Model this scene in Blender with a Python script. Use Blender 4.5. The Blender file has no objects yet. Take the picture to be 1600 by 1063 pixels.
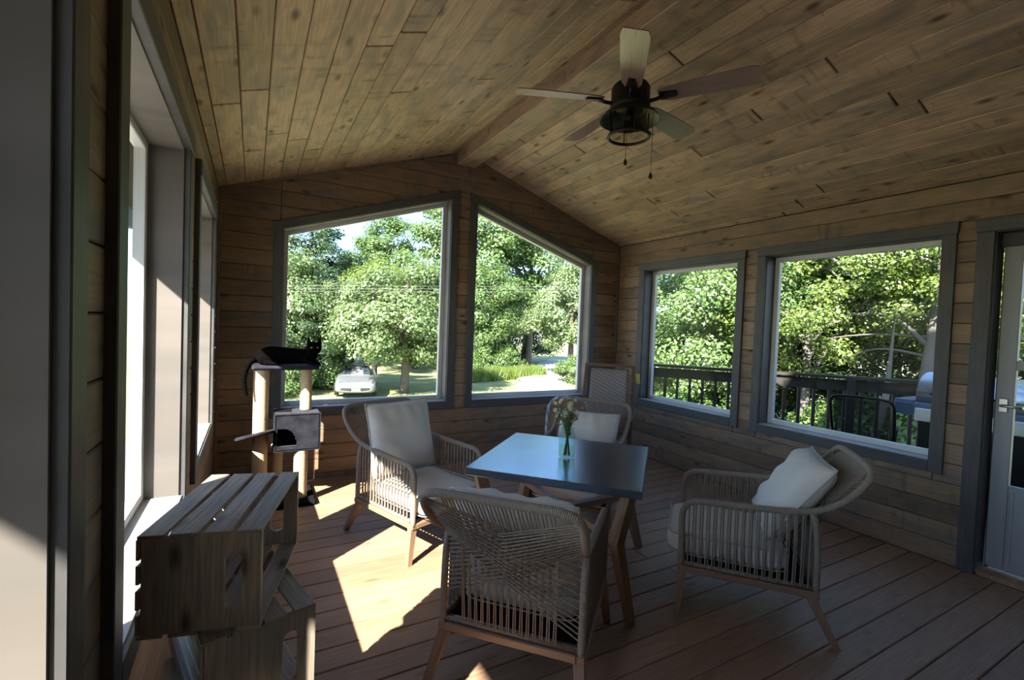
import bpy, bmesh, math, random
import numpy as np
from mathutils import Vector, Matrix, Euler
S = bpy.context.scene
C = S.collection
RND = random.Random(7)
PI = math.pi

# ------------------------------------------------------------------ camera, sky, sun, exposure
cam = bpy.data.objects.new('camera', bpy.data.cameras.new('camera'))
C.objects.link(cam)
cam.data.sensor_width = 36.0
cam.data.lens = 733.0 / 1600 * 36.0
cam.data.clip_start = 0.02
cam.data.clip_end = 500
_R = Vector((0.87452636, -0.48351661, 0.03762096))
_U = Vector((-0.01870719, 0.04388309, 0.99886151))
_F = Vector((0.48461706, 0.8742345, -0.02933168))
cam.matrix_world = Matrix(((_R.x, _U.x, -_F.x, 0.2696), (_R.y, _U.y, -_F.y, 0.0), (_R.z, _U.z, -_F.z, 1.5), (0, 0, 0, 1)))
S.camera = cam

W = bpy.data.worlds.new('sky'); S.world = W
W.use_nodes = True
_n = W.node_tree.nodes; _l = W.node_tree.links
_bg = _n['Background']
_sky = _n.new('ShaderNodeTexSky')
_sky.sky_type = 'NISHITA'
_sky.sun_disc = False
_sky.sun_elevation = math.radians(38)
_sky.sun_rotation = math.radians(233)
_sky.air_density = 1.0
_sky.dust_density = 0.6
_sky.ozone_density = 4.0
_l.new(_sky.outputs[0], _bg.inputs[0])
_bg.inputs[1].default_value = 0.64

sun = bpy.data.objects.new('sun', bpy.data.lights.new('sun', 'SUN'))
C.objects.link(sun)
sun.data.energy = 32.0
sun.data.color = (1.0, 0.93, 0.82)
sun.data.angle = math.radians(0.55)
sun.rotation_euler = Vector((1, 0.75, -0.97)).to_track_quat('-Z', 'Y').to_euler()

S.view_settings.view_transform = 'Standard'
S.view_settings.look = 'None'
S.view_settings.gamma = 1.0
S.view_settings.use_curve_mapping = False
S.view_settings.exposure = 0.0
S.cycles.diffuse_bounces = 8
S.cycles.max_bounces = 14
S.cycles.transparent_max_bounces = 24
S.cycles.sample_clamp_indirect = 6.0

# ------------------------------------------------------------------ materials
def mat(name):
    m = bpy.data.materials.new(name); m.use_nodes = True
    nt = m.node_tree
    return m, nt, nt.nodes['Principled BSDF']

def nn(nt, t, **k):
    n = nt.nodes.new(t)
    for a, v in k.items():
        if hasattr(n, a): setattr(n, a, v)
    return n

def plain(name, col, rough=0.6, metal=0.0, var=0.12, scale=20.0, bump=0.0, bscale=200.0, coord='Object', spec=0.5):
    m, nt, b = mat(name)
    tc = nn(nt, 'ShaderNodeTexCoord')
    no = nn(nt, 'ShaderNodeTexNoise'); no.inputs['Scale'].default_value = scale; no.inputs['Detail'].default_value = 4
    nt.links.new(tc.outputs[coord], no.inputs['Vector'])
    mx = nn(nt, 'ShaderNodeMix', data_type='RGBA')
    mx.inputs[6].default_value = (*[c * (1 - var) for c in col], 1)
    mx.inputs[7].default_value = (*[min(1, c * (1 + var)) for c in col], 1)
    nt.links.new(no.outputs['Fac'], mx.inputs[0])
    nt.links.new(mx.outputs[2], b.inputs['Base Color'])
    b.inputs['Roughness'].default_value = rough
    b.inputs['Metallic'].default_value = metal
    b.inputs['Specular IOR Level'].default_value = spec
    if bump:
        n2 = nn(nt, 'ShaderNodeTexNoise'); n2.inputs['Scale'].default_value = bscale
        nt.links.new(tc.outputs[coord], n2.inputs['Vector'])
        bp = nn(nt, 'ShaderNodeBump'); bp.inputs['Strength'].default_value = bump; bp.inputs['Distance'].default_value = 0.004
        nt.links.new(n2.outputs['Fac'], bp.inputs['Height']); nt.links.new(bp.outputs[0], b.inputs['Normal'])
    return m

def wood(name, c1, c2, c3, rough=0.55, knots=0.0, blotch=0.6, vary=0.25, spec=0.35, grain=0.35, hew=0.0):
    """boards: UV u runs along the board in metres, v across it"""
    m, nt, b = mat(name)
    L = nt.links.new
    uv = nn(nt, 'ShaderNodeUVMap')
    oi = nn(nt, 'ShaderNodeObjectInfo')
    off = nn(nt, 'ShaderNodeVectorMath', operation='SCALE'); off.inputs[0].default_value = (37.0, 11.0, 0)
    L(oi.outputs['Random'], off.inputs['Scale'])
    ad = nn(nt, 'ShaderNodeVectorMath', operation='ADD'); L(uv.outputs[0], ad.inputs[0]); L(off.outputs[0], ad.inputs[1])
    def noise(sx, sy, sc, det=4, dist=0.0):
        mp = nn(nt, 'ShaderNodeMapping'); mp.inputs['Scale'].default_value = (sx, sy, 1)
        L(ad.outputs[0], mp.inputs[0])
        n = nn(nt, 'ShaderNodeTexNoise'); n.inputs['Scale'].default_value = sc; n.inputs['Detail'].default_value = det
        n.inputs['Distortion'].default_value = dist
        L(mp.outputs[0], n.inputs['Vector']); return n.outputs['Fac']
    g = noise(1.2, 26, 4.0, 6, 0.6)
    bl = noise(2.2, 6, 1.6, 3, 0.5)
    mx = nn(nt, 'ShaderNodeMix', data_type='RGBA'); mx.inputs[6].default_value = (*c1, 1); mx.inputs[7].default_value = (*c2, 1)
    rg = nn(nt, 'ShaderNodeMapRange'); rg.inputs[1].default_value = 0.3; rg.inputs[2].default_value = 0.7
    L(g, rg.inputs[0]); L(rg.outputs[0], mx.inputs[0])
    m2 = nn(nt, 'ShaderNodeMix', data_type='RGBA'); m2.inputs[7].default_value = (*c3, 1)
    r2 = nn(nt, 'ShaderNodeMapRange'); r2.inputs[1].default_value = 0.45; r2.inputs[2].default_value = 0.72; r2.inputs[4].default_value = blotch
    L(bl, r2.inputs[0]); L(r2.outputs[0], m2.inputs[0]); L(mx.outputs[2], m2.inputs[6])
    last = m2.outputs[2]
    if hew:        # saw and planer marks running across the grain
        h1 = noise(16, 2.2, 1.0, 2, 0.8)
        h2 = noise(1.6, 5, 1.3, 2, 0.2)
        ra = nn(nt, 'ShaderNodeMapRange'); ra.inputs[1].default_value = 0.56; ra.inputs[2].default_value = 0.70; L(h1, ra.inputs[0])
        rb_ = nn(nt, 'ShaderNodeMapRange'); rb_.inputs[1].default_value = 0.45; rb_.inputs[2].default_value = 0.62; L(h2, rb_.inputs[0])
        mu = nn(nt, 'ShaderNodeMath', operation='MULTIPLY'); L(ra.outputs[0], mu.inputs[0]); L(rb_.outputs[0], mu.inputs[1])
        m3 = nn(nt, 'ShaderNodeMath', operation='MULTIPLY'); m3.inputs[1].default_value = hew; L(mu.outputs[0], m3.inputs[0])
        mh = nn(nt, 'ShaderNodeMix', data_type='RGBA'); mh.inputs[7].default_value = (c1[0] * .45, c1[1] * .42, c1[2] * .42, 1)
        L(m3.outputs[0], mh.inputs[0]); L(last, mh.inputs[6]); last = mh.outputs[2]
    if knots:
        mp = nn(nt, 'ShaderNodeMapping'); mp.inputs['Scale'].default_value = (3.4, 8.5, 1); L(ad.outputs[0], mp.inputs[0])
        vo = nn(nt, 'ShaderNodeTexVoronoi'); vo.inputs['Scale'].default_value = 1.0; L(mp.outputs[0], vo.inputs['Vector'])
        rk = nn(nt, 'ShaderNodeMapRange'); rk.inputs[1].default_value = 0.06; rk.inputs[2].default_value = 0.20; rk.inputs[3].default_value = knots; rk.inputs[4].default_value = 0.0
        L(vo.outputs['Distance'], rk.inputs[0])
        mk = nn(nt, 'ShaderNodeMix', data_type='RGBA'); mk.inputs[7].default_value = (c1[0] * .25, c1[1] * .2, c1[2] * .17, 1)
        L(rk.outputs[0], mk.inputs[0]); L(last, mk.inputs[6]); last = mk.outputs[2]
    hs = nn(nt, 'ShaderNodeHueSaturation')
    rv = nn(nt, 'ShaderNodeMapRange'); rv.inputs[3].default_value = 1 - vary; rv.inputs[4].default_value = 1 + vary
    L(oi.outputs['Random'], rv.inputs[0]); L(rv.outputs[0], hs.inputs['Value'])
    L(last, hs.inputs['Color']); L(hs.outputs[0], b.inputs['Base Color'])
    b.inputs['Roughness'].default_value = rough
    b.inputs['Specular IOR Level'].default_value = spec
    bp = nn(nt, 'ShaderNodeBump'); bp.inputs['Strength'].default_value = grain; bp.inputs['Distance'].default_value = 0.002
    L(g, bp.inputs['Height']); L(bp.outputs[0], b.inputs['Normal'])
    return m

def glassy(name, tint=(1, 1, 1), refl=0.08, rough=0.0):
    m, nt, b = mat(name)
    nt.nodes.remove(b)
    out = nt.nodes['Material Output']
    tr = nn(nt, 'ShaderNodeBsdfTransparent'); tr.inputs[0].default_value = (*tint, 1)
    gl = nn(nt, 'ShaderNodeBsdfGlossy'); gl.inputs['Roughness'].default_value = rough
    lw = nn(nt, 'ShaderNodeLayerWeight'); lw.inputs[0].default_value = 0.5
    pw = nn(nt, 'ShaderNodeMath', operation='POWER'); pw.inputs[1].default_value = 4.0
    nt.links.new(lw.outputs['Facing'], pw.inputs[0])
    fr = nn(nt, 'ShaderNodeMapRange'); fr.inputs[3].default_value = refl * .04; fr.inputs[4].default_value = .15
    nt.links.new(pw.outputs[0], fr.inputs[0])
    mx = nn(nt, 'ShaderNodeMixShader')
    nt.links.new(fr.outputs[0], mx.inputs[0]); nt.links.new(tr.outputs[0], mx.inputs[1]); nt.links.new(gl.outputs[0], mx.inputs[2])
    nt.links.new(mx.outputs[0], out.inputs[0])
    return m

def leafmat(name, col, var=0.45):
    m, nt, b = mat(name)
    L = nt.links.new
    nt.nodes.remove(b)
    out = nt.nodes['Material Output']
    ge = nn(nt, 'ShaderNodeNewGeometry')
    hs = nn(nt, 'ShaderNodeHueSaturation'); hs.inputs['Color'].default_value = (*col, 1)
    rv = nn(nt, 'ShaderNodeMapRange'); rv.inputs[3].default_value = 1 - var; rv.inputs[4].default_value = 1 + var
    L(ge.outputs['Random Per Island'], rv.inputs[0]); L(rv.outputs[0], hs.inputs['Value'])
    r2 = nn(nt, 'ShaderNodeMapRange'); r2.inputs[3].default_value = 0.47; r2.inputs[4].default_value = 0.53
    L(ge.outputs['Random Per Island'], r2.inputs[0]); L(r2.outputs[0], hs.inputs['Hue'])
    d = nn(nt, 'ShaderNodeBsdfDiffuse'); t = nn(nt, 'ShaderNodeBsdfTranslucent')
    g = nn(nt, 'ShaderNodeBsdfGlossy'); g.inputs['Roughness'].default_value = 0.45
    L(hs.outputs[0], d.inputs[0]); L(hs.outputs[0], t.inputs[0])
    a = nn(nt, 'ShaderNodeMixShader'); a.inputs[0].default_value = 0.48
    L(d.outputs[0], a.inputs[1]); L(t.outputs[0], a.inputs[2])
    c = nn(nt, 'ShaderNodeMixShader'); c.inputs[0].default_value = 0.05
    L(a.outputs[0], c.inputs[1]); L(g.outputs[0], c.inputs[2])
    L(c.outputs[0], out.inputs[0])
    return m

def ropemat(name, col):
    m, nt, b = mat(name)
    L = nt.links.new
    uv = nn(nt, 'ShaderNodeUVMap')
    wv = nn(nt, 'ShaderNodeTexWave', bands_direction='X'); wv.inputs['Scale'].default_value = 45.0
    wv.inputs['Distortion'].default_value = 0.3
    L(uv.outputs[0], wv.inputs['Vector'])
    mx = nn(nt, 'ShaderNodeMix', data_type='RGBA')
    mx.inputs[6].default_value = (*[c * .7 for c in col], 1); mx.inputs[7].default_value = (*[c * 1.12 for c in col], 1)
    L(wv.outputs['Fac'], mx.inputs[0]); L(mx.outputs[2], b.inputs['Base Color'])
    b.inputs['Roughness'].default_value = 0.7
    b.inputs['Specular IOR Level'].default_value = 0.3
    bp = nn(nt, 'ShaderNodeBump'); bp.inputs['Strength'].default_value = 0.6; bp.inputs['Distance'].default_value = 0.003
    L(wv.outputs['Fac'], bp.inputs['Height']); L(bp.outputs[0], b.inputs['Normal'])
    return m

M = {}
M['wall'] = wood('stained_wall_wood', (0.205, 0.130, 0.076), (0.295, 0.203, 0.128), (0.130, 0.112, 0.098), knots=0.9, blotch=0.85, hew=0.5, vary=0.22)
M['ceiling'] = wood('stained_ceiling_wood', (0.365, 0.238, 0.145), (0.540, 0.380, 0.250), (0.225, 0.188, 0.155), knots=0.92, blotch=0.85, vary=0.2, hew=0.75)
M['floor'] = wood('cedar_deck_wood', (0.265, 0.160, 0.098), (0.360, 0.238, 0.155), (0.235, 0.152, 0.100), knots=0.35, blotch=0.5, vary=0.16, rough=0.5, spec=0.2)
M['trim'] = wood('grey_trim_wood', (0.070, 0.069, 0.070), (0.110, 0.108, 0.110), (0.060, 0.060, 0.062), knots=0.2, blotch=0.5, vary=0.1, rough=0.5)
M['jamb'] = wood('pale_jamb_wood', (0.140, 0.123, 0.108), (0.182, 0.163, 0.148), (0.098, 0.095, 0.097), knots=0.55, blotch=0.6, vary=0.08)
M['sill'] = wood('sunlit_sill_wood', (0.300, 0.280, 0.265), (0.380, 0.360, 0.345), (0.240, 0.235, 0.238), knots=0.4, blotch=0.5, vary=0.05)  # jamb finish lightened so the sills look sunlit
M['crate'] = wood('grey_crate_wood', (0.235, 0.190, 0.148), (0.440, 0.370, 0.300), (0.200, 0.195, 0.197), knots=0.9, blotch=0.7, vary=0.12)
M['teak'] = wood('teak', (0.185, 0.108, 0.066), (0.280, 0.175, 0.112), (0.225, 0.165, 0.120), knots=0, blotch=0.5, vary=0.05, rough=0.45)
M['darkteak'] = wood('dark_teak', (0.095, 0.055, 0.038), (0.150, 0.090, 0.062), (0.120, 0.080, 0.060), knots=0, blotch=0.4, vary=0.05, rough=0.45)
M['blade'] = wood('fan_blade_wood', (0.200, 0.130, 0.105), (0.290, 0.200, 0.165), (0.215, 0.150, 0.125), knots=0, blotch=0.3, vary=0.05, rough=0.30, spec=1.0)
M['groove'] = plain('dark_backing', (0.045, 0.030, 0.020), 0.9)
M['outer'] = plain('outside_cladding', (0.13, 0.12, 0.11), 0.7)
M['roof'] = plain('shade_roof_grey', (0.30, 0.30, 0.30), 0.8)
M['vinyl'] = plain('white_vinyl', (0.62, 0.63, 0.64), 0.4, var=0.03)
M['glass'] = glassy('window_glass', (0.97, 0.985, 0.98), 0.08)
M['jar'] = glassy('jar_glass', (0.88, 0.95, 0.94), 0.25)
M['water'] = glassy('jar_water', (0.93, 0.91, 0.80), 0.06)
M['rope'] = ropemat('taupe_rope', (0.290, 0.236, 0.188))
M['cushion'] = plain('cream_canvas', (0.60, 0.57, 0.52), 0.85, var=0.05, scale=14, bump=0.12, bscale=500)
M['piping'] = plain('piping_canvas', (0.45, 0.43, 0.40), 0.85)
M['zinc'] = plain('brushed_zinc', (0.200, 0.250, 0.320), 0.24, metal=0.85, var=0.15, scale=6)
M['black'] = plain('black_metal', (0.022, 0.020, 0.018), 0.45, metal=0.6)
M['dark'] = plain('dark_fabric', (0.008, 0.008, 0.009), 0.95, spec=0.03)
M['sisal'] = plain('sisal_rope', (0.50, 0.37, 0.23), 0.9, var=0.3, scale=60, bump=0.8, bscale=160)
M['plush'] = plain('grey_plush', (0.018, 0.018, 0.025), 0.95, var=0.95, scale=14, bump=0.5, bscale=240, spec=0.05)
_b = M['plush'].node_tree.nodes['Principled BSDF']
_b.inputs['Sheen Weight'].default_value = 0.07; _b.inputs['Sheen Roughness'].default_value = 0.5
M['fur'] = plain('black_fur', (0.0022, 0.002, 0.002), 1.0, var=0.3, scale=60, bump=0.1, bscale=300, spec=0.02)
M['eye'] = plain('cat_eye', (0.36, 0.38, 0.08), 0.2)
M['bark'] = plain('grey_bark', (0.10, 0.085, 0.07), 0.9, var=0.5, scale=9, bump=0.8, bscale=30)
M['palebark'] = plain('pale_bark', (0.115, 0.105, 0.095), 0.9, var=0.35, scale=5, bump=0.7, bscale=25)
M['grass'] = plain('mown_grass', (0.250, 0.268, 0.115), 0.95, var=0.5, scale=1.3, bump=0.6, bscale=30, coord='Object')
M['gravel'] = plain('pale_gravel', (0.55, 0.51, 0.45), 0.95, var=0.25, scale=4, bump=0.6, bscale=40)
M['yard'] = plain('bounce_gravel', (0.27, 0.25, 0.22), 0.95, var=0.25, scale=4, bump=0.6, bscale=40)
M['deck'] = wood('dark_deck_wood', (0.08, 0.065, 0.055), (0.13, 0.105, 0.09), (0.07, 0.065, 0.06), knots=0.2, vary=0.1)
M['rail'] = wood('dark_railing_wood', (0.026, 0.023, 0.021), (0.044, 0.038, 0.034), (0.024, 0.023, 0.022), knots=0.2, vary=0.1)
M['carpaint'] = plain('white_car_paint', (0.12, 0.128, 0.136), 0.25, var=0.02)
M['carglass'] = plain('car_glass', (0.03, 0.04, 0.05), 0.15, var=0.1, spec=0.15)
M['tyre'] = plain('tyre_rubber', (0.02, 0.02, 0.02), 0.8)
M['steel'] = plain('grill_steel', (0.55, 0.56, 0.57), 0.3, metal=0.8, var=0.05)
M['bluegrey'] = plain('grill_enamel', (0.10, 0.14, 0.24), 0.3, var=0.05)
M['meshfab'] = None
M['white'] = plain('white_paper', (0.75, 0.75, 0.73), 0.7, var=0.02)
M['yellow'] = plain('yellow_green_paper', (0.50, 0.52, 0.16), 0.7, var=0.05)
M['door'] = plain('white_door_paint', (0.36, 0.38, 0.40), 0.45, var=0.03)
M['petal'] = plain('white_petal', (0.80, 0.80, 0.68), 0.7, var=0.05)
M['disc'] = plain('flower_centre', (0.65, 0.36, 0.04), 0.8)
M['orange'] = plain('orange_petal', (0.60, 0.26, 0.03), 0.7)
M['stem'] = plain('stem_green', (0.10, 0.17, 0.04), 0.7)
M['weave'] = None
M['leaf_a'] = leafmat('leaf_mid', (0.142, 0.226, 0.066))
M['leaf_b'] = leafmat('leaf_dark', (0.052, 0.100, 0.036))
M['leaf_c'] = leafmat('leaf_lime', (0.165, 0.230, 0.046))
M['leaf_d'] = leafmat('leaf_silvery', (0.170, 0.240, 0.090))
M['wire'] = plain('pale_cable', (0.35, 0.35, 0.35), 0.6)
M['bulb'] = glassy('bulb_glass', (0.9, 0.88, 0.8), 0.1)

def _meshfab():
    m, nt, b = mat('black_sling_mesh')
    nt.nodes.remove(b); out = nt.nodes['Material Output']
    d = nn(nt, 'ShaderNodeBsdfDiffuse'); d.inputs[0].default_value = (0.03, 0.032, 0.035, 1)
    t = nn(nt, 'ShaderNodeBsdfTransparent')
    mx = nn(nt, 'ShaderNodeMixShader'); mx.inputs[0].default_value = 0.25
    nt.links.new(d.outputs[0], mx.inputs[1]); nt.links.new(t.outputs[0], mx.inputs[2]); nt.links.new(mx.outputs[0], out.inputs[0])
    return m
M['meshfab'] = _meshfab()

def _weave(name, ca, cb, sx, sy):
    m, nt, b = mat(name); L = nt.links.new
    uv = nn(nt, 'ShaderNodeUVMap')
    mp = nn(nt, 'ShaderNodeMapping'); mp.inputs['Scale'].default_value = (sx, sy, 1); mp.inputs['Rotation'].default_value = (0, 0, 0.5)
    L(uv.outputs[0], mp.inputs[0])
    ch = nn(nt, 'ShaderNodeTexChecker'); ch.inputs['Scale'].default_value = 1.0
    ch.inputs['Color1'].default_value = (*ca, 1); ch.inputs['Color2'].default_value = (*cb, 1)
    L(mp.outputs[0], ch.inputs['Vector']); L(ch.outputs['Color'], b.inputs['Base Color'])
    b.inputs['Roughness'].default_value = 0.85
    return m
M['weave'] = _weave('woven_cord', (0.34, 0.31, 0.31), (0.20, 0.18, 0.185), 60, 40)
M['bluewhite'] = _weave('blue_white_webbing', (0.50, 0.52, 0.56), (0.06, 0.09, 0.14), 14, 18)

# ------------------------------------------------------------------ mesh helpers
def tag(o, label=None, cat=None, group=None, kind=None):
    if label: o['label'] = label
    if cat: o['category'] = cat
    if group: o['group'] = group
    if kind: o['kind'] = kind
    return o

def empty(name, loc=(0, 0, 0), rz=0.0, **k):
    o = bpy.data.objects.new(name, None); C.objects.link(o)
    o.location = loc; o.rotation_euler = (0, 0, rz); o.empty_display_size = 0.1
    return tag(o, **k)

class MB:
    def __init__(s): s.v = []; s.f = []; s.uv = []; s.sm = []
    def face(s, idx, uv=None, smooth=False):
        s.f.append(tuple(idx)); s.uv.append(uv or [(0, 0)] * len(idx)); s.sm.append(smooth)
    def box(s, c, d, rot=None, bev=0.0):
        """box centred c, full sizes d, optional chamfer"""
        R = rot.to_matrix() if isinstance(rot, Euler) else rot
        c = Vector(c); hx, hy, hz = d[0] / 2, d[1] / 2, d[2] / 2
        ax = max(range(3), key=lambda i: d[i])
        ru, rv = RND.random() * 9, RND.random() * 9
        def add(p):
            q = Vector(p)
            if R is not None: q = R @ q
            s.v.append(tuple(c + q)); return len(s.v) - 1
        b = min(bev, hx * .8, hy * .8, hz * .8)
        def uvs(pts, n):
            o = [i for i in range(3) if i != n]
            if ax in o:
                u = ax; w = [i for i in o if i != ax][0]
            else: u, w = o
            return [(p[u] + ru, p[w] + rv) for p in pts]
        if b <= 0:
            P = [(x, y, z) for x in (-hx, hx) for y in (-hy, hy) for z in (-hz, hz)]
            I = [add(p) for p in P]
            for q, n in (((0, 1, 3, 2), 0), ((4, 6, 7, 5), 0), ((0, 4, 5, 1), 1), ((2, 3, 7, 6), 1), ((0, 2, 6, 4), 2), ((1, 5, 7, 3), 2)):
                s.face([I[k] for k in q], uvs([P[k] for k in q], n))
            return s
        # chamfered box: 24 vertices
        H = (hx, hy, hz); idx = {}
        for sx in (-1, 1):
            for sy in (-1, 1):
                for sz in (-1, 1):
                    for n in range(3):
                        sg = (sx, sy, sz)
                        p = tuple(sg[i] * (H[i] if i == n else H[i] - b) for i in range(3))
                        idx[(sx, sy, sz, n)] = (add(p), p)
        def fc(keys, n):
            s.face([idx[k][0] for k in keys], uvs([idx[k][1] for k in keys], n))
        for n in range(3):
            a, bb = [(1, 2), (2, 0), (0, 1)][n]
            for sg in (-1, 1):
                ks = []
                for ua, ub in ((-1, -1), (1, -1), (1, 1), (-1, 1)):
                    t = [0, 0, 0]; t[n] = sg; t[a] = ua; t[bb] = ub; ks.append((*t, n))
                if sg < 0: ks.reverse()
                fc(ks, n)
        for n in range(3):
            a, bb = [(1, 2), (2, 0), (0, 1)][n]
            for ua in (-1, 1):
                for ub in (-1, 1):
                    t0 = [0, 0, 0]; t0[n] = -1; t0[a] = ua; t0[bb] = ub
                    t1 = list(t0); t1[n] = 1
                    ks = [(*t0, a), (*t1, a), (*t1, bb), (*t0, bb)]
                    if ua * ub > 0: ks.reverse()
                    fc(ks, a)
        for sx in (-1, 1):
            for sy in (-1, 1):
                for sz in (-1, 1):
                    ks = [(sx, sy, sz, 0), (sx, sy, sz, 1), (sx, sy, sz, 2)]
                    if sx * sy * sz < 0: ks.reverse()
                    fc(ks, 0)
        return s
    def bar(s, a, b, w, h, up=(0, 0, 1), w2=None, h2=None, bev=0.0):
        """tapered square bar from a to b"""
        a, b = Vector(a), Vector(b); d = (b - a); L = d.length; d.normalize()
        x = d.cross(Vector(up))
        if x.length < 1e-4: x = d.cross(Vector((0, 1, 0)))
        x.normalize(); y = x.cross(d).normalized()
        w2 = w if w2 is None else w2; h2 = h if h2 is None else h2
        o = len(s.v); ru = RND.random() * 9
        for p, ww, hh in ((a, w, h), (b, w2, h2)):
            for sx, sy in ((-1, -1), (1, -1), (1, 1), (-1, 1)):
                s.v.append(tuple(p + x * sx * ww / 2 + y * sy * hh / 2))
        for k in range(4):
            k2 = (k + 1) % 4
            s.face([o + k, o + k2, o + 4 + k2, o + 4 + k], [(ru, k * .05), (ru, k * .05 + .04), (ru + L, k * .05 + .04), (ru + L, k * .05)])
        s.face([o + 3, o + 2, o + 1, o]); s.face([o + 4, o + 5, o + 6, o + 7])
        return s
    def tube(s, pts, r, n=8, closed=False, caps=True, rad=None):
        P = [Vector(p) for p in pts]; m = len(P)
        t0 = None; o = len(s.v); Ls = [0]
        for i in range(1, m): Ls.append(Ls[-1] + (P[i] - P[i - 1]).length)
        nrm = None
        for i in range(m):
            if closed: t = P[(i + 1) % m] - P[i - 1]
            else: t = P[min(i + 1, m - 1)] - P[max(i - 1, 0)]
            t.normalize()
            if nrm is None:
                nrm = t.orthogonal().normalized()
            else:
                nrm = (nrm - t * nrm.dot(t))
                if nrm.length < 1e-6: nrm = t.orthogonal()
                nrm.normalize()
            bn = t.cross(nrm)
            rr = rad[i] if rad else r
            for k in range(n):
                a = 2 * PI * k / n
                s.v.append(tuple(P[i] + (nrm * math.cos(a) + bn * math.sin(a)) * rr))
        last = m if closed else m - 1
        for i in range(last):
            j = (i + 1) % m; la = Ls[i]; lb = Ls[j] if j > i else Ls[i] + (P[j] - P[i]).length
            for k in range(n):
                k2 = (k + 1) % n
                s.face([o + i * n + k, o + i * n + k2, o + j * n + k2, o + j * n + k], [(la, k / n), (la, (k + 1) / n), (lb, (k + 1) / n), (lb, k / n)], True)
        if caps and not closed:
            s.face([o + k for k in reversed(range(n))]); s.face([o + (m - 1) * n + k for k in range(n)])
        return s
    def lathe(s, prof, n=24, c=(0, 0, 0), cap=False):
        o = len(s.v); c = Vector(c)
        for r, z in prof:
            for k in range(n):
                a = 2 * PI * k / n; s.v.append((c.x + r * math.cos(a), c.y + r * math.sin(a), c.z + z))
        for i in range(len(prof) - 1):
            for k in range(n):
                k2 = (k + 1) % n
                s.face([o + i * n + k, o + i * n + k2, o + (i + 1) * n + k2, o + (i + 1) * n + k], None, True)
        if cap:
            s.face([o + k for k in reversed(range(n))]); s.face([o + (len(prof) - 1) * n + k for k in range(n)])
        return s
    def ell(s, c, r, n=14, m=9, rot=None):
        o = len(s.v); c = Vector(c)
        for i in range(m + 1):
            th = PI * i / m
            for k in range(n):
                a = 2 * PI * k / n
                q = Vector((r[0] * math.sin(th) * math.cos(a), r[1] * math.sin(th) * math.sin(a), r[2] * math.cos(th)))
                if rot is not None: q = rot @ q
                s.v.append(tuple(c + q))
        for i in range(m):
            for k in range(n):
                k2 = (k + 1) % n
                s.face([o + i * n + k, o + (i + 1) * n + k, o + (i + 1) * n + k2, o + i * n + k2], None, True)
        return s
    def build(s, name, m, parent=None, auto=True):
        me = bpy.data.meshes.new(name)
        me.from_pydata(s.v, [], s.f)
        uvl = me.uv_layers.new(name='UVMap')
        flat = []
        for u in s.uv:
            for a in u: flat += [a[0], a[1]]
        uvl.data.foreach_set('uv', flat)
        me.polygons.foreach_set('use_smooth', s.sm)
        me.materials.append(m)
        me.validate(); me.update()
        o = bpy.data.objects.new(name, me); C.objects.link(o)
        if parent: o.parent = parent
        return o

def smooth(pts, sub=6, closed=False):
    P = [Vector(p) for p in pts]; n = len(P); out = []
    rng = range(n if closed else n - 1)
    for i in rng:
        p0 = P[i - 1] if (closed or i > 0) else P[0] * 2 - P[1]
        p1 = P[i]; p2 = P[(i + 1) % n]
        p3 = P[(i + 2) % n] if (closed or i + 2 < n) else P[n - 1] * 2 - P[n - 2]
        for k in range(sub):
            t = k / sub
            out.append(0.5 * ((2 * p1) + (-p0 + p2) * t + (2 * p0 - 5 * p1 + 4 * p2 - p3) * t * t + (-p0 + 3 * p1 - 3 * p2 + p3) * t ** 3))
    if not closed: out.append(P[-1])
    return out

# planar polygons -----------------------------------------------------------
def clip(poly, a, b, c):
    """keep a*u+b*v<=c"""
    out = []
    for i in range(len(poly)):
        p, q = poly[i], poly[(i + 1) % len(poly)]
        dp, dq = a * p[0] + b * p[1] - c, a * q[0] + b * q[1] - c
        if dp <= 1e-9: out.append(p)
        if (dp < -1e-9 and dq > 1e-9) or (dp > 1e-9 and dq < -1e-9):
            t = dp / (dp - dq); out.append((p[0] + (q[0] - p[0]) * t, p[1] + (q[1] - p[1]) * t))
    return out

def area(p): return 0.5 * sum(p[i][0] * p[(i + 1) % len(p)][1] - p[(i + 1) % len(p)][0] * p[i][1] for i in range(len(p)))

def subtract(polys, op):
    """op = (u0,u1,zb,zt0,zt1): opening with a straight, maybe sloping, head"""
    u0, u1, zb, t0, t1 = op
    s = (t1 - t0) / (u1 - u0)
    res = []
    for p in polys:
        mdl = clip(clip(p, -1, 0, -u0), 1, 0, u1)
        if len(mdl) < 3 or area(mdl) < 2e-5: res.append(p); continue
        kept = sum(max(0, area(q)) for q in (clip(mdl, 0, 1, zb), clip(mdl, s, -1, s * u0 - t0)) if len(q) > 2)
        if kept > area(mdl) - 2e-5: res.append(p); continue
        for q in (clip(p, 1, 0, u0), clip(p, -1, 0, -u1)):
            if len(q) > 2 and area(q) > 2e-5: res.append(q)
        if len(mdl) > 2:
            for q in (clip(mdl, 0, 1, zb), clip(mdl, s, -1, s * u0 - t0)):
                if len(q) > 2 and area(q) > 2e-5: res.append(q)
    return res

def inset(poly, d):
    n = len(poly); L = []
    for i in range(n):
        p, q = poly[i], poly[(i + 1) % n]
        ex, ey = q[0] - p[0], q[1] - p[1]; l = math.hypot(ex, ey)
        if l < 1e-6: continue
        nx, ny = -ey / l, ex / l
        L.append((nx, ny, nx * p[0] + ny * p[1] + d))
    out = []
    for i in range(len(L)):
        a, b = L[i - 1], L[i]
        det = a[0] * b[1] - a[1] * b[0]
        if abs(det) < 1e-6: return None
        out.append(((a[2] * b[1] - a[1] * b[2]) / det, (a[0] * b[2] - a[2] * b[0]) / det))
    return out

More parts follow.
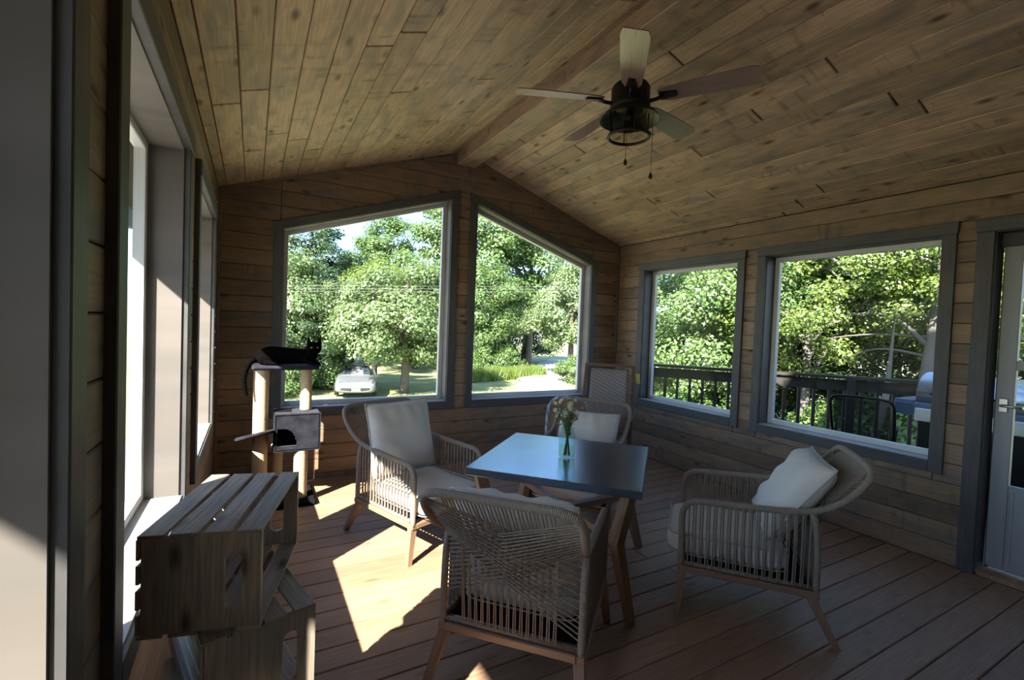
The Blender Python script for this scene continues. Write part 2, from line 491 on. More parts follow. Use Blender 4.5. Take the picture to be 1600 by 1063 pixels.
class Frame:
    def __init__(s, o, u, v, n): s.o, s.u, s.v, s.n = Vector(o), Vector(u), Vector(v), Vector(n)
    def at(s, a, b, d): return tuple(s.o + s.u * a + s.v * b + s.n * d)

def dedupe(poly):
    out = []
    for p in poly:
        if not out or math.hypot(p[0] - out[-1][0], p[1] - out[-1][1]) > 1e-5: out.append(p)
    if len(out) > 1 and math.hypot(out[0][0] - out[-1][0], out[0][1] - out[-1][1]) < 1e-5: out.pop()
    return out

def board(mb, fr, poly, top, bot, ch=0.0, along=0, gap=0.0):
    """prism of poly between normal offsets bot..top, front edge chamfered; grain runs along axis 'along'"""
    poly = dedupe(poly)
    if gap:
        g = inset(poly, gap)
        if not g or area(g) < 1e-5: return False
        poly = g
    front = None
    if ch:
        front = inset(poly, ch)
        if not front or len(front) != len(poly) or area(front) <= 1e-6 or area(front) > area(poly): front = None
    ru, rv = RND.random() * 20, RND.random() * 20
    uv = lambda p: ((p[0] + ru, p[1] + rv) if along == 0 else (p[1] + ru, p[0] + rv))
    n = len(poly); o = len(mb.v)
    flip = fr.u.cross(fr.v).dot(fr.n) < 0
    def F(ids, uvs):
        if flip: ids = ids[::-1]; uvs = uvs[::-1]
        mb.face(ids, uvs)
    rings = [(poly, bot), (poly, top - (ch if front else 0))] + ([(front, top)] if front else [])
    for pg, d in rings:
        for p in pg: mb.v.append(fr.at(p[0], p[1], d))
    for r in range(len(rings) - 1):
        for i in range(n):
            j = (i + 1) % n
            F([o + r * n + i, o + r * n + j, o + (r + 1) * n + j, o + (r + 1) * n + i], [uv(poly[i]), uv(poly[j]), uv(poly[j]), uv(poly[i])])
    t = len(rings) - 1
    F([o + t * n + i for i in range(n)], [uv(rings[t][0][i]) for i in range(n)])
    F([o + i for i in reversed(range(n))], [uv(poly[i]) for i in reversed(range(n))])
    return True

def planks(parent, fr, polys, top, bot, ch, m, along, name='board', gap=0.0015):
    for p in polys:
        mb = MB()
        if board(mb, fr, p, top, bot, ch, along, gap): mb.build(name, m, parent)

# ------------------------------------------------------------------ the room
RW, RD, RF = 4.403, 4.678, -1.7         # right wall x, back wall y, wall behind the camera
EH, SL = 2.575, 0.34                    # eaves height, roof slope
RX = RW / 2
def roofz(x): return EH + SL * (RX - abs(x - RX))
PITCH = 0.1355

FL = Frame((0, 0, 0), (0, 1, 0), (0, 0, 1), (1, 0, 0))          # u = y
FRt = Frame((RW, 0, 0), (0, 1, 0), (0, 0, 1), (-1, 0, 0))       # u = y
FB = Frame((0, RD, 0), (1, 0, 0), (0, 0, 1), (0, -1, 0))        # u = x
FFt = Frame((0, RF, 0), (1, 0, 0), (0, 0, 1), (0, 1, 0))

OP_L = [(-0.75, 0.965, 0.70, 2.205, 2.205), (1.348, 2.487, 0.70, 2.205, 2.205), (3.00, 4.085, 0.70, 2.205, 2.205)]
OP_R = [(2.967, 4.200, 0.686, 2.226, 2.226), (1.421, 2.668, 0.686, 2.226, 2.226), (0.20, 1.144, 0.03, 2.215, 2.215)]
OP_B = [(0.505, 2.073, 0.684, 2.284, 2.798), (2.383, 3.945, 0.684, 2.797, 2.290)]

def wall(name, fr, outline, ops, phase, rowrange):
    mb = MB()
    big = [outline]
    for o in ops: big = subtract(big, (o[0] - .012, o[1] + .012, o[2] - .012, o[3] + .012, o[4] + .012))
    for p in big: board(mb, fr, p, -0.016, -0.165)
    w = mb.build(name, M['groove'], None); tag(w, kind='structure')
    w.data.materials.append(M['outer'])
    for pl in w.data.polygons:
        if pl.normal.dot(fr.n) < -0.9: pl.material_index = 1
    z0, z1 = rowrange
    k = math.floor((z0 - phase) / PITCH)
    while phase + k * PITCH < z1:
        a = phase + k * PITCH; b = a + PITCH
        row = clip(clip(outline, 0, -1, -a), 0, 1, b); k += 1
        if len(row) < 3 or area(row) < 1e-4: continue
        ps = [row]
        for o in ops: ps = subtract(ps, (o[0] - .03, o[1] + .03, o[2] - .03, o[3] + .03, o[4] + .03))
        planks(w, fr, ps, 0.0, -0.016, 0.004, M['wall'], 0)
    return w

side = [(RF, 0), (RD, 0), (RD, EH), (RF, EH)]
wall('wall_left', FL, side, OP_L, 2.038, (0, EH))
wall('wall_right', FRt, side, OP_R, 2.038, (0, EH))
gable = [(0, 0), (RW, 0), (RW, EH), (RX, roofz(RX)), (0, EH)]
wall('wall_back', FB, gable, OP_B, 2.627, (0, roofz(RX)))
wall('wall_front', FFt, gable, [], 2.627, (0, roofz(RX)))

# floor: cedar boards across the room
fm = MB(); fm.box((RW / 2, (RF + RD) / 2, -0.09), (RW + .4, RD - RF + .4, 0.1))
floor = tag(fm.build('floor', M['groove']), kind='structure')
FF = Frame((0, 0, 0), (1, 0, 0), (0, 1, 0), (0, 0, 1))
k = 0
y = 1.924 + 0.1455 * 19
while y > RF:
    a = max(y - 0.1455, RF); b = min(y, RD)
    y -= 0.1455
    if b <= a + .01: continue
    cuts = [0.0, RW] if RND.random() < .55 else [0.0, RND.uniform(1.2, 3.4), RW]
    for c0, c1 in zip(cuts[:-1], cuts[1:]):
        mb = MB()
        if board(mb, FF, [(c0, a), (c1, a), (c1, b), (c0, b)], 0.0, -0.038, 0.004, 0, 0.0025): mb.build('board', M['floor'], floor)

# ceiling: two boarded slopes, roof core above, eaves outside
cm = MB()
cs = math.sqrt(1 + SL * SL)
slopes = {}
for sgn in (-1, 1):
    # u = along the room (y), v = down the slope from the ridge
    fr = Frame((RX, 0, roofz(RX)), (0, 1, 0), (sgn / cs, 0, -SL / cs), (-sgn * SL / cs, 0, -1 / cs))
    slopes[sgn] = fr
    ln = (RX + (0.645 if sgn < 0 else 0.25)) * cs
    board(cm, fr, [(RF - .3, 0), (RD + .45, 0), (RD + .45, ln), (RF - .3, ln)], -0.016, -0.16)
ceil = tag(cm.build('ceiling', M['groove']), kind='structure')
for sgn, fr in slopes.items():
    v = 0.02; L = RX * cs
    while v < L:
        b = min(v + 0.14, L)
        cuts = [RF]; u = RF + RND.uniform(.8, 3.2)
        while u < RD - .5: cuts.append(u); u += RND.uniform(1.9, 3.7)
        cuts.append(RD)
        for c0, c1 in zip(cuts[:-1], cuts[1:]):
            mb = MB()
            if board(mb, fr, [(c0 + .003, v), (c1 - .003, v), (c1 - .003, b), (c0 + .003, b)], 0.0, -0.016, 0.004, 0, 0.0018): mb.build('board', M['ceiling'], ceil)
        v = b
# eaves fascia (outside, shades the windows)
mb = MB(); mb.box((-0.655, (RF + RD) / 2 + .08, 2.36), (0.03, RD - RF + .75, 0.30))
tag(mb.build('trim_1', M['outer']), kind='structure')
# unseen roof slab added behind the viewer to shade the nearest window
mb = MB(); Fh = Frame((-2.0, 0, 3.06), (0, 1, 0), (1 / cs, 0, SL / cs), (-SL / cs, 0, 1 / cs))
board(mb, Fh, [(-6.0, 0), (-.02, 0), (-.02, 3.6), (-6.0, 3.6)], 0.18, 0.0)
tag(mb.build('roof_shade', M['roof']), kind='structure')
mb = MB(); mb.box((-1.4, -3.5, .45), (2.3, 5.0, 4.7)); mb.box((2.6, -6.0, 2.75), (8.6, 8.2, 9.5))  # unseen blocks added to darken the near window and shade the deck
Fg = Frame((2.6, -1.9, 7.5), (1, 0, 0), (0, 0, 1), (0, 1, 0)); board(mb, Fg, [(-4.5, 0), (4.5, 0), (0, 3.2)], 0.0, -8.2)
tag(mb.build('wall_shade', M['outer']), kind='structure')
# ridge beam
mb = MB(); mb.box((2.228, (RF + RD) / 2, 3.25), (0.205, RD - RF, 0.14), None, 0.006)
beam = tag(mb.build('trim_3', M['ceiling']), kind='structure')
# thin corner and gable trims
mb = MB(); mb.box((RW - 0.012, RD - 0.012, EH / 2), (0.024, 0.024, EH), None, .004); tag(mb.build('trim_4', M['trim']), kind='structure')
mb = MB(); mb.box((0.012, RD - 0.012, EH / 2), (0.024, 0.024, EH), None, .004); tag(mb.build('trim_5', M['wall']), kind='structure')
for i, sgn in enumerate((-1, 1)):
    fr = slopes[sgn]; mb = MB()
    board(mb, fr, [(RD - .022, .12), (RD, .12), (RD, RX * cs - .01), (RD - .022, RX * cs - .01)], 0.022, 0.0, .004)
    tag(mb.build('trim_%d' % (6 + i), M['wall']), kind='structure')

def window(n, fr, op, cas_t=0.02, cas_w=0.08, jm='trim', split=False, sashw=0.04, sill_m=None, door=False):
    u0, u1, zb, t0, t1 = op
    s = (t1 - t0) / (u1 - u0)
    zt = lambda u: t0 + s * (u - u0)
    w = tag(empty(n), kind='structure')
    r = 0.006
    # casings
    def P(name, poly, top, bot, m, ch=0.003, along=0):
        if area(poly) < 0: poly = poly[::-1]
        mb = MB(); board(mb, fr, poly, top, bot, ch, along); return mb.build(name, m, w)
    zlo = zb - r if not door else 0.0
    P('casing', [(u0 - r - cas_w, zlo - (0 if door else cas_w)), (u0 - r, zlo - (0 if door else cas_w)), (u0 - r, zt(u0 - r) + r), (u0 - r - cas_w, zt(u0 - r - cas_w) + r)], cas_t, 0.0, M['trim'], along=1)
    P('casing', [(u1 + r, zlo - (0 if door else cas_w)), (u1 + r + cas_w, zlo - (0 if door else cas_w)), (u1 + r + cas_w, zt(u1 + r + cas_w) + r), (u1 + r, zt(u1 + r) + r)], cas_t, 0.0, M['trim'], along=1)
    ea, eb = u0 - r - cas_w - .010, u1 + r + cas_w + .010
    P('head_casing', [(ea + .006, zt(ea) + r), (eb - .006, zt(eb) + r), (eb, zt(eb) + r + cas_w), (ea, zt(ea) + r + cas_w)], cas_t + .006, 0.0, M['trim'])
    if not door:
        P('apron', [(u0 - r, zlo - cas_w), (u1 + r, zlo - cas_w), (u1 + r, zlo), (u0 - r, zlo)], cas_t, 0.0, M['trim'])
    # jamb liners
    dep = -0.13
    cutsd = [(0.0, dep)] if not split else [(0.0, -0.038), (-0.040, dep)]
    J = M[jm]
    for d1, d0 in cutsd:
        P('jamb', [(u0 - .012, zb - .012), (u0, zb - .012), (u0, zt(u0) + .012), (u0 - .012, zt(u0) + .012)], d1, d0, J, .001, 1)
        P('jamb', [(u1, zb - .012), (u1 + .012, zb - .012), (u1 + .012, zt(u1) + .012), (u1, zt(u1) + .012)], d1, d0, J, .001, 1)
        P('head_jamb', [(u0, zt(u0)), (u1, zt(u1)), (u1, zt(u1) + .012), (u0, zt(u0) + .012)], d1, d0, J, .001)
        if not door:
            P('sill', [(u0, zb - .012), (u1, zb - .012), (u1, zb), (u0, zb)], d1 + (.012 if d1 == 0 else 0), d0, M[sill_m] if sill_m else J, .001)
    if door: return w
    # vinyl sash and its pane
    V = M['vinyl']; k = sashw; d1, d0 = -0.125, -0.168
    P('sash', [(u0 - .012, zb - .012), (u0 + k, zb - .012), (u0 + k, zt(u0 + k) + .012), (u0 - .012, zt(u0 - .012) + .012)], d1, d0, V, .004, 1)
    P('sash', [(u1 - k, zb - .012), (u1 + .012, zb - .012), (u1 + .012, zt(u1 + .012) + .012), (u1 - k, zt(u1 - k) + .012)], d1, d0, V, .004, 1)
    P('sash', [(u0 + k, zb - .012), (u1 - k, zb - .012), (u1 - k, zb + k), (u0 + k, zb + k)], d1, d0, V, .004)
    P('sash', [(u0 + k, zt(u0 + k) - k), (u1 - k, zt(u1 - k) - k), (u1 - k, zt(u1 - k) + .012), (u0 + k, zt(u0 + k) + .012)], d1, d0, V, .004)
    P('pane', [(u0 + k - .005, zb + k - .005), (u1 - k + .005, zb + k - .005), (u1 - k + .005, zt(u1 - k) - k + .005), (u0 + k - .005, zt(u0 + k) - k + .005)], -0.143, -0.148, M['glass'], 0)
    return w

for i, o in enumerate(OP_L): window('window_%d' % (i + 1), FL, o, cas_t=0.024, cas_w=0.082, jm='jamb', split=False, sashw=.03, sill_m='sill')
for i, o in enumerate(OP_B): window('window_%d' % (i + 4), FB, o, jm='jamb', sill_m='sill')
for i, o in enumerate(OP_R[:2]): window('window_%d' % (i + 6), FRt, o, sill_m='sill')  # darker jambs and paler sills put shade and light into the colour
# storm door in the house-side opening of the right wall
door = window('door_1', FRt, OP_R[2], cas_w=0.085, door=True)
def dpart(name, poly, d1, d0, m, ch=.003):
    mb = MB(); board(mb, FRt, poly, d1, d0, ch, 1); return mb.build(name, m, door)
dpart('threshold', [(0.2, 0.0), (1.144, 0.0), (1.144, 0.03), (0.2, 0.03)], -0.005, -0.16, M['floor'])
D0, D1 = 0.215, 1.130
dpart('head_stop', [(0.2, 2.13), (1.144, 2.13), (1.144, 2.215), (0.2, 2.215)], -0.085, -0.16, M['trim'])
dpart('side_stop', [(D1 - .005, .03), (1.144, .03), (1.144, 2.13), (D1 - .005, 2.13)], -0.142, -0.16, M['trim'])
dpart('stile', [(D1 - .085, .055), (D1, .055), (D1, 2.13), (D1 - .085, 2.13)], -0.10, -0.14, M['door'])
dpart('stile', [(D0, .055), (D0 + .085, .055), (D0 + .085, 2.13), (D0, 2.13)], -0.10, -0.14, M['door'])
dpart('top_rail', [(D0 + .085, 2.045), (D1 - .085, 2.045), (D1 - .085, 2.13), (D0 + .085, 2.13)], -0.10, -0.14, M['door'])
dpart('middle_rail', [(D0 + .085, 1.34), (D1 - .085, 1.34), (D1 - .085, 1.40), (D0 + .085, 1.40)], -0.102, -0.14, M['door'])
dpart('lower_panel', [(D0 + .085, .055), (D1 - .085, .055), (D1 - .085, .60), (D0 + .085, .60)], -0.106, -0.138, M['door'])
dpart('panel_moulding', [(D1 - .115, .10), (D1 - .095, .10), (D1 - .095, .56), (D1 - .115, .56)], -0.102, -0.107, M['door'])
dpart('pane', [(D0 + .085, .60), (D1 - .085, .60), (D1 - .085, 1.34), (D0 + .085, 1.34)], -0.118, -0.122, M['glass'], 0)
dpart('pane', [(D0 + .085, 1.40), (D1 - .085, 1.40), (D1 - .085, 2.045), (D0 + .085, 2.045)], -0.118, -0.122, M['glass'], 0)
mb = MB(); mb.tube([FRt.at(1.09, 1.11, -.10), FRt.at(1.09, 1.11, -.055), FRt.at(1.075, 1.11, -.048), FRt.at(0.99, 1.11, -.048)], .009, 8)
mb.box(FRt.at(1.09, 1.11, -.096), (.012, .045, .09), None, .004); mb.build('handle', M['steel'], door)

# ------------------------------------------------------------------ armchairs and cushions
HX = 0.295
def arm_z(y): return 0.605 + 0.023 * (-y / 0.56)
def chair_frame_path():
    half = [(HX, 0, .232), (HX, 0, .36), (HX, .002, .50), (HX, -.006, .555), (HX, -.035, .590), (HX, -.085, .606), (HX, -.25, .613), (HX, -.42, .621), (HX, -.55, .632),
            (HX + .004, -.635, .656), (HX + .012, -.71, .705), (HX + .017, -.762, .758), (HX + .016, -.800, .808), (HX + .002, -.824, .845), (HX - .035, -.836, .864), (HX - .10, -.841, .871)]
    full = half + [(0, -.847, .873)] + [(-x, y, z) for x, y, z in reversed(half)]
    return smooth(full, 4)
def edge(t, s):
    """point down the side edge of the back; t=0 top corner, t=1 bottom"""
    up = [(HX + .004, -.822, .840), (HX + .016, -.796, .803), (HX + .014, -.750, .745), (HX + .006, -.670, .675), (HX, -.612, .615), (HX, -.618, .50), (HX, -.626, .38), (HX, -.63, .28)]
    f = t * (len(up) - 1); i = min(int(f), len(up) - 2); a = f - i
    p = Vector(up[i]).lerp(Vector(up[i + 1]), a)
    return Vector((p.x * s, p.y, p.z))

def make_chair():
    r = empty('rope_armchair')
    mb = MB(); mb.tube(chair_frame_path(), .0165, 10); mb.build('frame_tube', M['rope'], r)
    for s in (-1, 1):
        mb = MB(); mb.tube(smooth([(s * HX, -.63, .232), (s * HX, -.628, .40), (s * HX, -.618, .55), (s * HX, -.598, .632)], 4), .0155, 10)
        mb.build('rear_post', M['rope'], r)
        mb = MB(); mb.bar((s * .288, -.012, .25), (s * .325, .008, 0), .046, .04, (0, 1, 0), .030, .026); mb.build('leg', M['teak'], r)
        mb = MB(); mb.bar((s * .282, -.60, .236), (s * .325, -.722, 0), .046, .044, (0, 1, 0), .030, .028); mb.build('leg', M['teak'], r)
        mb = MB(); mb.box((s * HX, -.315, .233), (.034, .66, .034), None, .004); mb.build('side_rail', M['teak'], r)
    for y in (-.002, -.63):
        mb = MB(); mb.box((0, y, .233), (.556, .034, .034), None, .004); mb.build('cross_rail', M['teak'], r)
    mb = MB(); mb.tube([(HX, -.02, .262), (HX, -.63, .262), (-HX, -.63, .262), (-HX, -.02, .262)], .0115, 8); mb.build('lower_bar', M['rope'], r)
    mb = MB(); mb.box((0, -.31, .266), (.54, .58, .012), None, .003); mb.build('seat_deck', M['dark'], r)
    # rope strands of the arms
    mb = MB()
    for s in (-1, 1):
        n = 34
        for i in range(n):
            y = -.035 - (i + (.12 if i % 2 else -.12)) * (.555 / (n - 1))
            top = arm_z(y) - .006 - (.045 * max(0, (y + .07) / .05) if y > -.07 else 0)
            ox = .008 if i % 2 else -.006
            mb.tube([(s * (HX + ox), y, top), (s * (HX + ox * .9), y - .001, .43), (s * (HX + ox), y, .262)], .0042, 6, caps=False)
    o = mb.build('arm_weave', M['rope'], r); o['kind'] = 'stuff'
    # crossing rope strands of the back
    mb = MB()
    n = 15
    for i in range(n):
        f = i / (n - 1); xt = -.205 + f * .40
        for d in (-.005, .005):
            mb.tube([(xt * 1.05 + d * 1.6, -.843, .866), (xt + d * .3, -.655, .62), (xt * .97 + d, -.632, .264)], .0034, 6, caps=False)
    n = 14
    for i in range(n):
        f = i / (n - 1)
        a = edge(.02 + .50 * f, -1); b = edge(.55 + .43 * f, 1); m_ = (a + b) / 2 + Vector((0, -.016, 0))
        mb.tube([a, m_, b], .0034, 6, caps=False)
        a = edge(.04 + .48 * f, 1); b = edge(.56 + .30 * f, -1); m_ = (a + b) / 2 + Vector((0, -.024, -.01))
        mb.tube([a, m_, b], .0034, 6, caps=False)
    o = mb.build('back_weave', M['rope'], r); o['kind'] = 'stuff'
    return r

def copy_tree(o, parent=None):
    c = o.copy(); C.objects.link(c)
    if parent:
        c.parent = parent
    for ch in list(o.children): copy_tree(ch, c)
    return c

def seat_cushion():
    mb = MB(); e = 0.22
    w, d, t = .53, .60, .145
    n, m = 40, 14
    sp = lambda a, p: math.copysign(abs(a) ** p, a)
    for i in range(m + 1):
        th = -PI / 2 + PI * i / m
        for k in range(n):
            ph = 2 * PI * k / n
            x = w / 2 * sp(math.cos(th), .42) * sp(math.cos(ph), e); y = d / 2 * sp(math.cos(th), .42) * sp(math.sin(ph), e); z = t / 2 * sp(math.sin(th), .62)
            z += .006 * math.sin(9 * x + 4 * y) * (1 if z > 0 else 0)
            mb.v.append((x, y, z))
    for i in range(m):
        for k in range(n):
            k2 = (k + 1) % n
            mb.face([i * n + k, i * n + k2, (i + 1) * n + k2, (i + 1) * n + k], None, True)
    mb.face(list(reversed(range(n)))); mb.face([m * n + k for k in range(n)])
    o = mb.build('seat_cushion', M['cushion'])
    for z in (.050, -.050):
        p = MB(); p.tube([(w * .492 * sp(math.cos(a), e), d * .492 * sp(math.sin(a), e), z) for a in [2 * PI * k / 60 for k in range(60)]], .004, 6, closed=True)
        p.build('piping', M['piping'], o)
    return o

def back_pillow(seed=0):
    rn = random.Random(seed)
    mb = MB(); w, h, t = .50, .47, .17; N = 22
    ph = [rn.uniform(0, 6.3) for _ in range(6)]
    def P(i, j, s):
        u = -1 + 2 * i / N; v = -1 + 2 * j / N
        prof = ((1 - abs(u) ** 3.2) * (1 - abs(v) ** 3.2)) ** .52
        pin = 1 - .045 * (1 - abs(u) ** 2) * abs(v) ** 3
        pin2 = 1 - .045 * (1 - abs(v) ** 2) * abs(u) ** 3
        wr = 0
        if prof > 0:
            fold = math.exp(-((v - .85) / .35) ** 2) * math.sin(15 * u + ph[0] + 2.5 * v) * .007
            fold += math.exp(-((u + .8) / .4) ** 2) * math.sin(11 * v + ph[1] + 4 * u) * .009
            fold += .006 * math.sin(5 * u + 3 * v + ph[2])
            wr = fold * min(1, prof * 1.6)
        return (u * w / 2 * pin2, (s * (t / 2 * prof + wr * s)), v * h / 2 * pin)
    idx = {}
    for s in (-1, 1):
        for i in range(N + 1):
            for j in range(N + 1):
                ed = i in (0, N) or j in (0, N)
                if s == 1 and ed: idx[(s, i, j)] = idx[(-1, i, j)]; continue
                mb.v.append(P(i, j, s)); idx[(s, i, j)] = len(mb.v) - 1
    for s in (-1, 1):
        for i in range(N):
            for j in range(N):
                q = [idx[(s, i, j)], idx[(s, i + 1, j)], idx[(s, i + 1, j + 1)], idx[(s, i, j + 1)]]
                mb.face(q if s == -1 else q[::-1], None, True)
    o = mb.build('back_cushion', M['cushion'])
    ring = [P(i, 0, -1) for i in range(N)] + [P(N, j, -1) for j in range(N)] + [P(N - i, N, -1) for i in range(N)] + [P(0, N - j, -1) for j in range(N)]
    p = MB(); p.tube(ring, .0045, 6, closed=True); p.build('piping', M['piping'], o)
    return o

proto = make_chair()
chairs = [
    ((1.44, 2.895), math.radians(-159.4), 'rope armchair by the cat tree, its frame half in the sun', 'cream seat cushion of the sunlit armchair by the cat tree', 'cream back cushion standing in the sunlit armchair by the cat tree', 14, (0.05, 0), 3),
    ((1.662, 2.035), math.radians(-47.5), 'rope armchair turned with its crisscross woven back to the viewer', 'cream seat cushion seen through the crisscross chair back', 'cream back cushion behind the crisscross rope weave', 30, (0.0, -.05), 11),
    ((2.545, 1.915), math.radians(40.0), 'rope armchair standing alone near the white door, side on', 'cream seat cushion in the side-on armchair near the door', 'pale back cushion leaning in the side-on armchair near the door', 36, (0.01, 0), 23),
    ((2.262, 2.695), math.radians(129.1), 'rope armchair behind the table, facing the viewer', 'cream seat cushion hidden low in the armchair behind the table', 'wide cream back cushion behind the jar of flowers', 32, (0.0, -.05), 31),
]
sc0 = seat_cushion()
for i, (xy, rz, l1, l2, l3, rec, off, seed) in enumerate(chairs):
    ch = proto if i == 0 else copy_tree(proto)
    ch.location = (xy[0], xy[1], 0); ch.rotation_euler = (0, 0, rz)
    tag(ch, l1, 'armchair', 'rope armchairs round the table')
    R = Matrix.Translation((xy[0], xy[1], 0)) @ Matrix.Rotation(rz, 4, 'Z')
    s = sc0 if i == 0 else copy_tree(sc0)
    s.matrix_world = R @ Matrix.Translation((0, -.222, .345))
    tag(s, l2, 'cushion', 'seat cushions of the armchairs')
    p = back_pillow(seed)
    a = math.radians(rec)
    zc = .405 + .235 * math.cos(a) + .05; yc = -.415 - .235 * math.sin(a)
    p.matrix_world = R @ Matrix.Translation((off[0], yc, zc + off[1])) @ Matrix.Rotation(a, 4, 'X') @ Matrix.Rotation(PI, 4, 'Z') @ Matrix.Scale(1.07 if i != 3 else 1.0, 4)
    tag(p, l3, 'cushion', 'back cushions of the armchairs')

# ------------------------------------------------------------------ table
TA = math.radians(-46.8)
tb = empty('patio_table', (2.005, 2.373, 0), TA)
tag(tb, 'square zinc topped table on bent wooden legs amid the armchairs', 'table')
mb = MB(); mb.box((0, 0, .679), (.96, .96, .042), None, .003); mb.build('tabletop', M['zinc'], tb)
for sx in (-1, 1):
    for sy in (-1, 1):
        d = Vector((sx, sy, 0)).normalized()
        top = d * .585 + Vector((0, 0, .658)); knee = d * .50 + Vector((0, 0, .375)); foot = d * .635
        mb = MB()
        mb.bar(top, knee + Vector((0, 0, -.004)), .048, .062, d, .052, .07); mb.bar(knee, foot, .052, .07, d, .034, .042)
        mb.build('leg', M['teak'], tb)
        mb = MB(); mb.bar(d * .02 + Vector((0, 0, .375)), d * .49 + Vector((0, 0, .385)), .045, .036); mb.build('stretcher', M['teak'], tb)
for sx in (-1, 1):
    mb = MB(); mb.bar(Vector((sx * .40, -.40, .640)), Vector((sx * .40, .40, .640)), .03, .035); mb.build('apron', M['teak'], tb)

# jar of wildflowers
jx, jy = 1.988, 2.348
jar = MB()
jar.lathe([(.001, .004), (.040, .004), (.045, .010), (.046, .03), (.046, .135), (.043, .152), (.035, .163), (.035, .182), (.037, .184), (.037, .190), (.032, .190), (.032, .165), (.040, .150), (.043, .132), (.043, .012), (.001, .010)], 32)
jar = jar.build('glass_jar', M['jar']); jar.location = (jx, jy, .700); jar.scale = (1.12, 1.12, 1.0)
tag(jar, 'clear glass jar of water on the zinc tabletop', 'jar')
wt = MB(); wt.lathe([(.001, .012), (.042, .013), (.042, .075), (.001, .075)], 24); wt.build('water', M['water'], jar)
bq = empty('wildflower_bouquet', (jx, jy, .715)); tag(bq, 'loose bunch of daisies and orange wildflowers in the glass jar', 'flowers')
rf = random.Random(5)
for i in range(60):
    a = rf.uniform(0, 2 * PI); sp = rf.uniform(.008, .092); h = rf.uniform(.20, .355)
    tip = Vector((math.cos(a) * sp, math.sin(a) * sp, h))
    mid = Vector((math.cos(a) * sp * .22, math.sin(a) * sp * .22, .17))
    b0 = Vector((math.cos(a + 2) * .02, math.sin(a + 2) * .02, .0))
    mb = MB(); mb.tube(smooth([b0, mid, tip], 4), .0016, 5)
    for q in range(9):       # narrow leaves along the stem
        t = rf.uniform(.35, .95); p = mid.lerp(tip, t) if t > .5 else b0.lerp(mid, t * 2)
        d = Vector((rf.uniform(-1, 1), rf.uniform(-1, 1), rf.uniform(.1, 1))).normalized() * rf.uniform(.015, .03); w_ = d.orthogonal().normalized() * .003
        o = len(mb.v); mb.v += [tuple(p), tuple(p + d * .5 + w_), tuple(p + d), tuple(p + d * .5 - w_)]; mb.face([o, o + 1, o + 2, o + 3])
    mb.build('stem', M['stem'], bq)
    if i < 50:
        nrm = (Vector((math.cos(a), math.sin(a), .5)) + Vector((-.6, -1, .2)) * .8).normalized()
        X = nrm.orthogonal().normalized(); Y = nrm.cross(X)
        R_ = rf.uniform(.008, .014); mb = MB(); npet = 11
        for q in range(npet):
            an = 2 * PI * q / npet; d = X * math.cos(an) + Y * math.sin(an); e = nrm.cross(d)
            o = len(mb.v)
            mb.v += [tuple(tip + d * R_ * .25), tuple(tip + d * R_ * .7 + e * R_ * .2 + nrm * .001), tuple(tip + d * R_ - nrm * .002), tuple(tip + d * R_ * .7 - e * R_ * .2 + nrm * .001)]
            mb.face([o, o + 1, o + 2, o + 3])
        fl = mb.build('flower', M['petal'] if i % 9 else M['orange'], bq)
        if i % 9 == 0: fl['label'] = 'orange wildflower'
        mb = MB(); mb.ell(tip + nrm * .002, (R_ * .33,) * 3, 8, 5); mb.build('flower_centre', M['disc'], fl)

# ------------------------------------------------------------------ ceiling fan
fan = empty('ceiling_fan', (2.2, 2.15, 0)); tag(fan, 'five bladed ceiling fan with caged lantern hanging from the ridge beam', 'ceiling fan')
mb = MB(); mb.lathe([(.001, 3.182), (.07, 3.182), (.07, 3.165), (.05, 3.12), (.02, 3.105), (.001, 3.105)], 24); mb.build('canopy', M['black'], fan)
mb = MB(); mb.tube([(0, 0, 3.11), (0, 0, 2.95)], .014, 12); mb.build('downrod', M['black'], fan)
mb = MB(); mb.lathe([(.001, 2.965), (.035, 2.965), (.055, 2.955), (.10, 2.945), (.112, 2.925), (.112, 2.835), (.116, 2.83), (.116, 2.815), (.108, 2.80), (.001, 2.80)], 32); mb.build('motor_housing', M['black'], fan)
mb = MB(); mb.lathe([(.060, 2.815), (.105, 2.805), (.150, 2.775), (.172, 2.748), (.176, 2.742), (.173, 2.742), (.148, 2.768), (.10, 2.797), (.055, 2.803)], 36); mb.build('lamp_shade', M['black'], fan)
mb = MB()
for k in range(4):
    a = PI / 4 + k * PI / 2 + .3
    mb.tube([(.113 * math.cos(a), .113 * math.sin(a), 2.80), (.113 * math.cos(a), .113 * math.sin(a), 2.65)], .004, 6)
mb.tube([(.118 * math.cos(2 * PI * k / 40), .118 * math.sin(2 * PI * k / 40), 2.648) for k in range(40)], .010, 8, closed=True); mb.build('lamp_cage', M['black'], fan)
mb = MB(); mb.lathe([(.100, 2.795), (.100, 2.655), (.097, 2.655), (.097, 2.795)], 32); mb.build('lamp_glass', M['bulb'], fan)
mb = MB(); mb.lathe([(.001, 2.80), (.020, 2.80), (.020, 2.755), (.014, 2.75), (.001, 2.75)], 16); mb.build('lamp_socket', M['black'], fan)
mb = MB(); mb.lathe([(.012, 2.755), (.014, 2.74), (.028, 2.71), (.030, 2.695), (.022, 2.672), (.001, 2.665)], 16); mb.build('bulb', M['bulb'], fan)
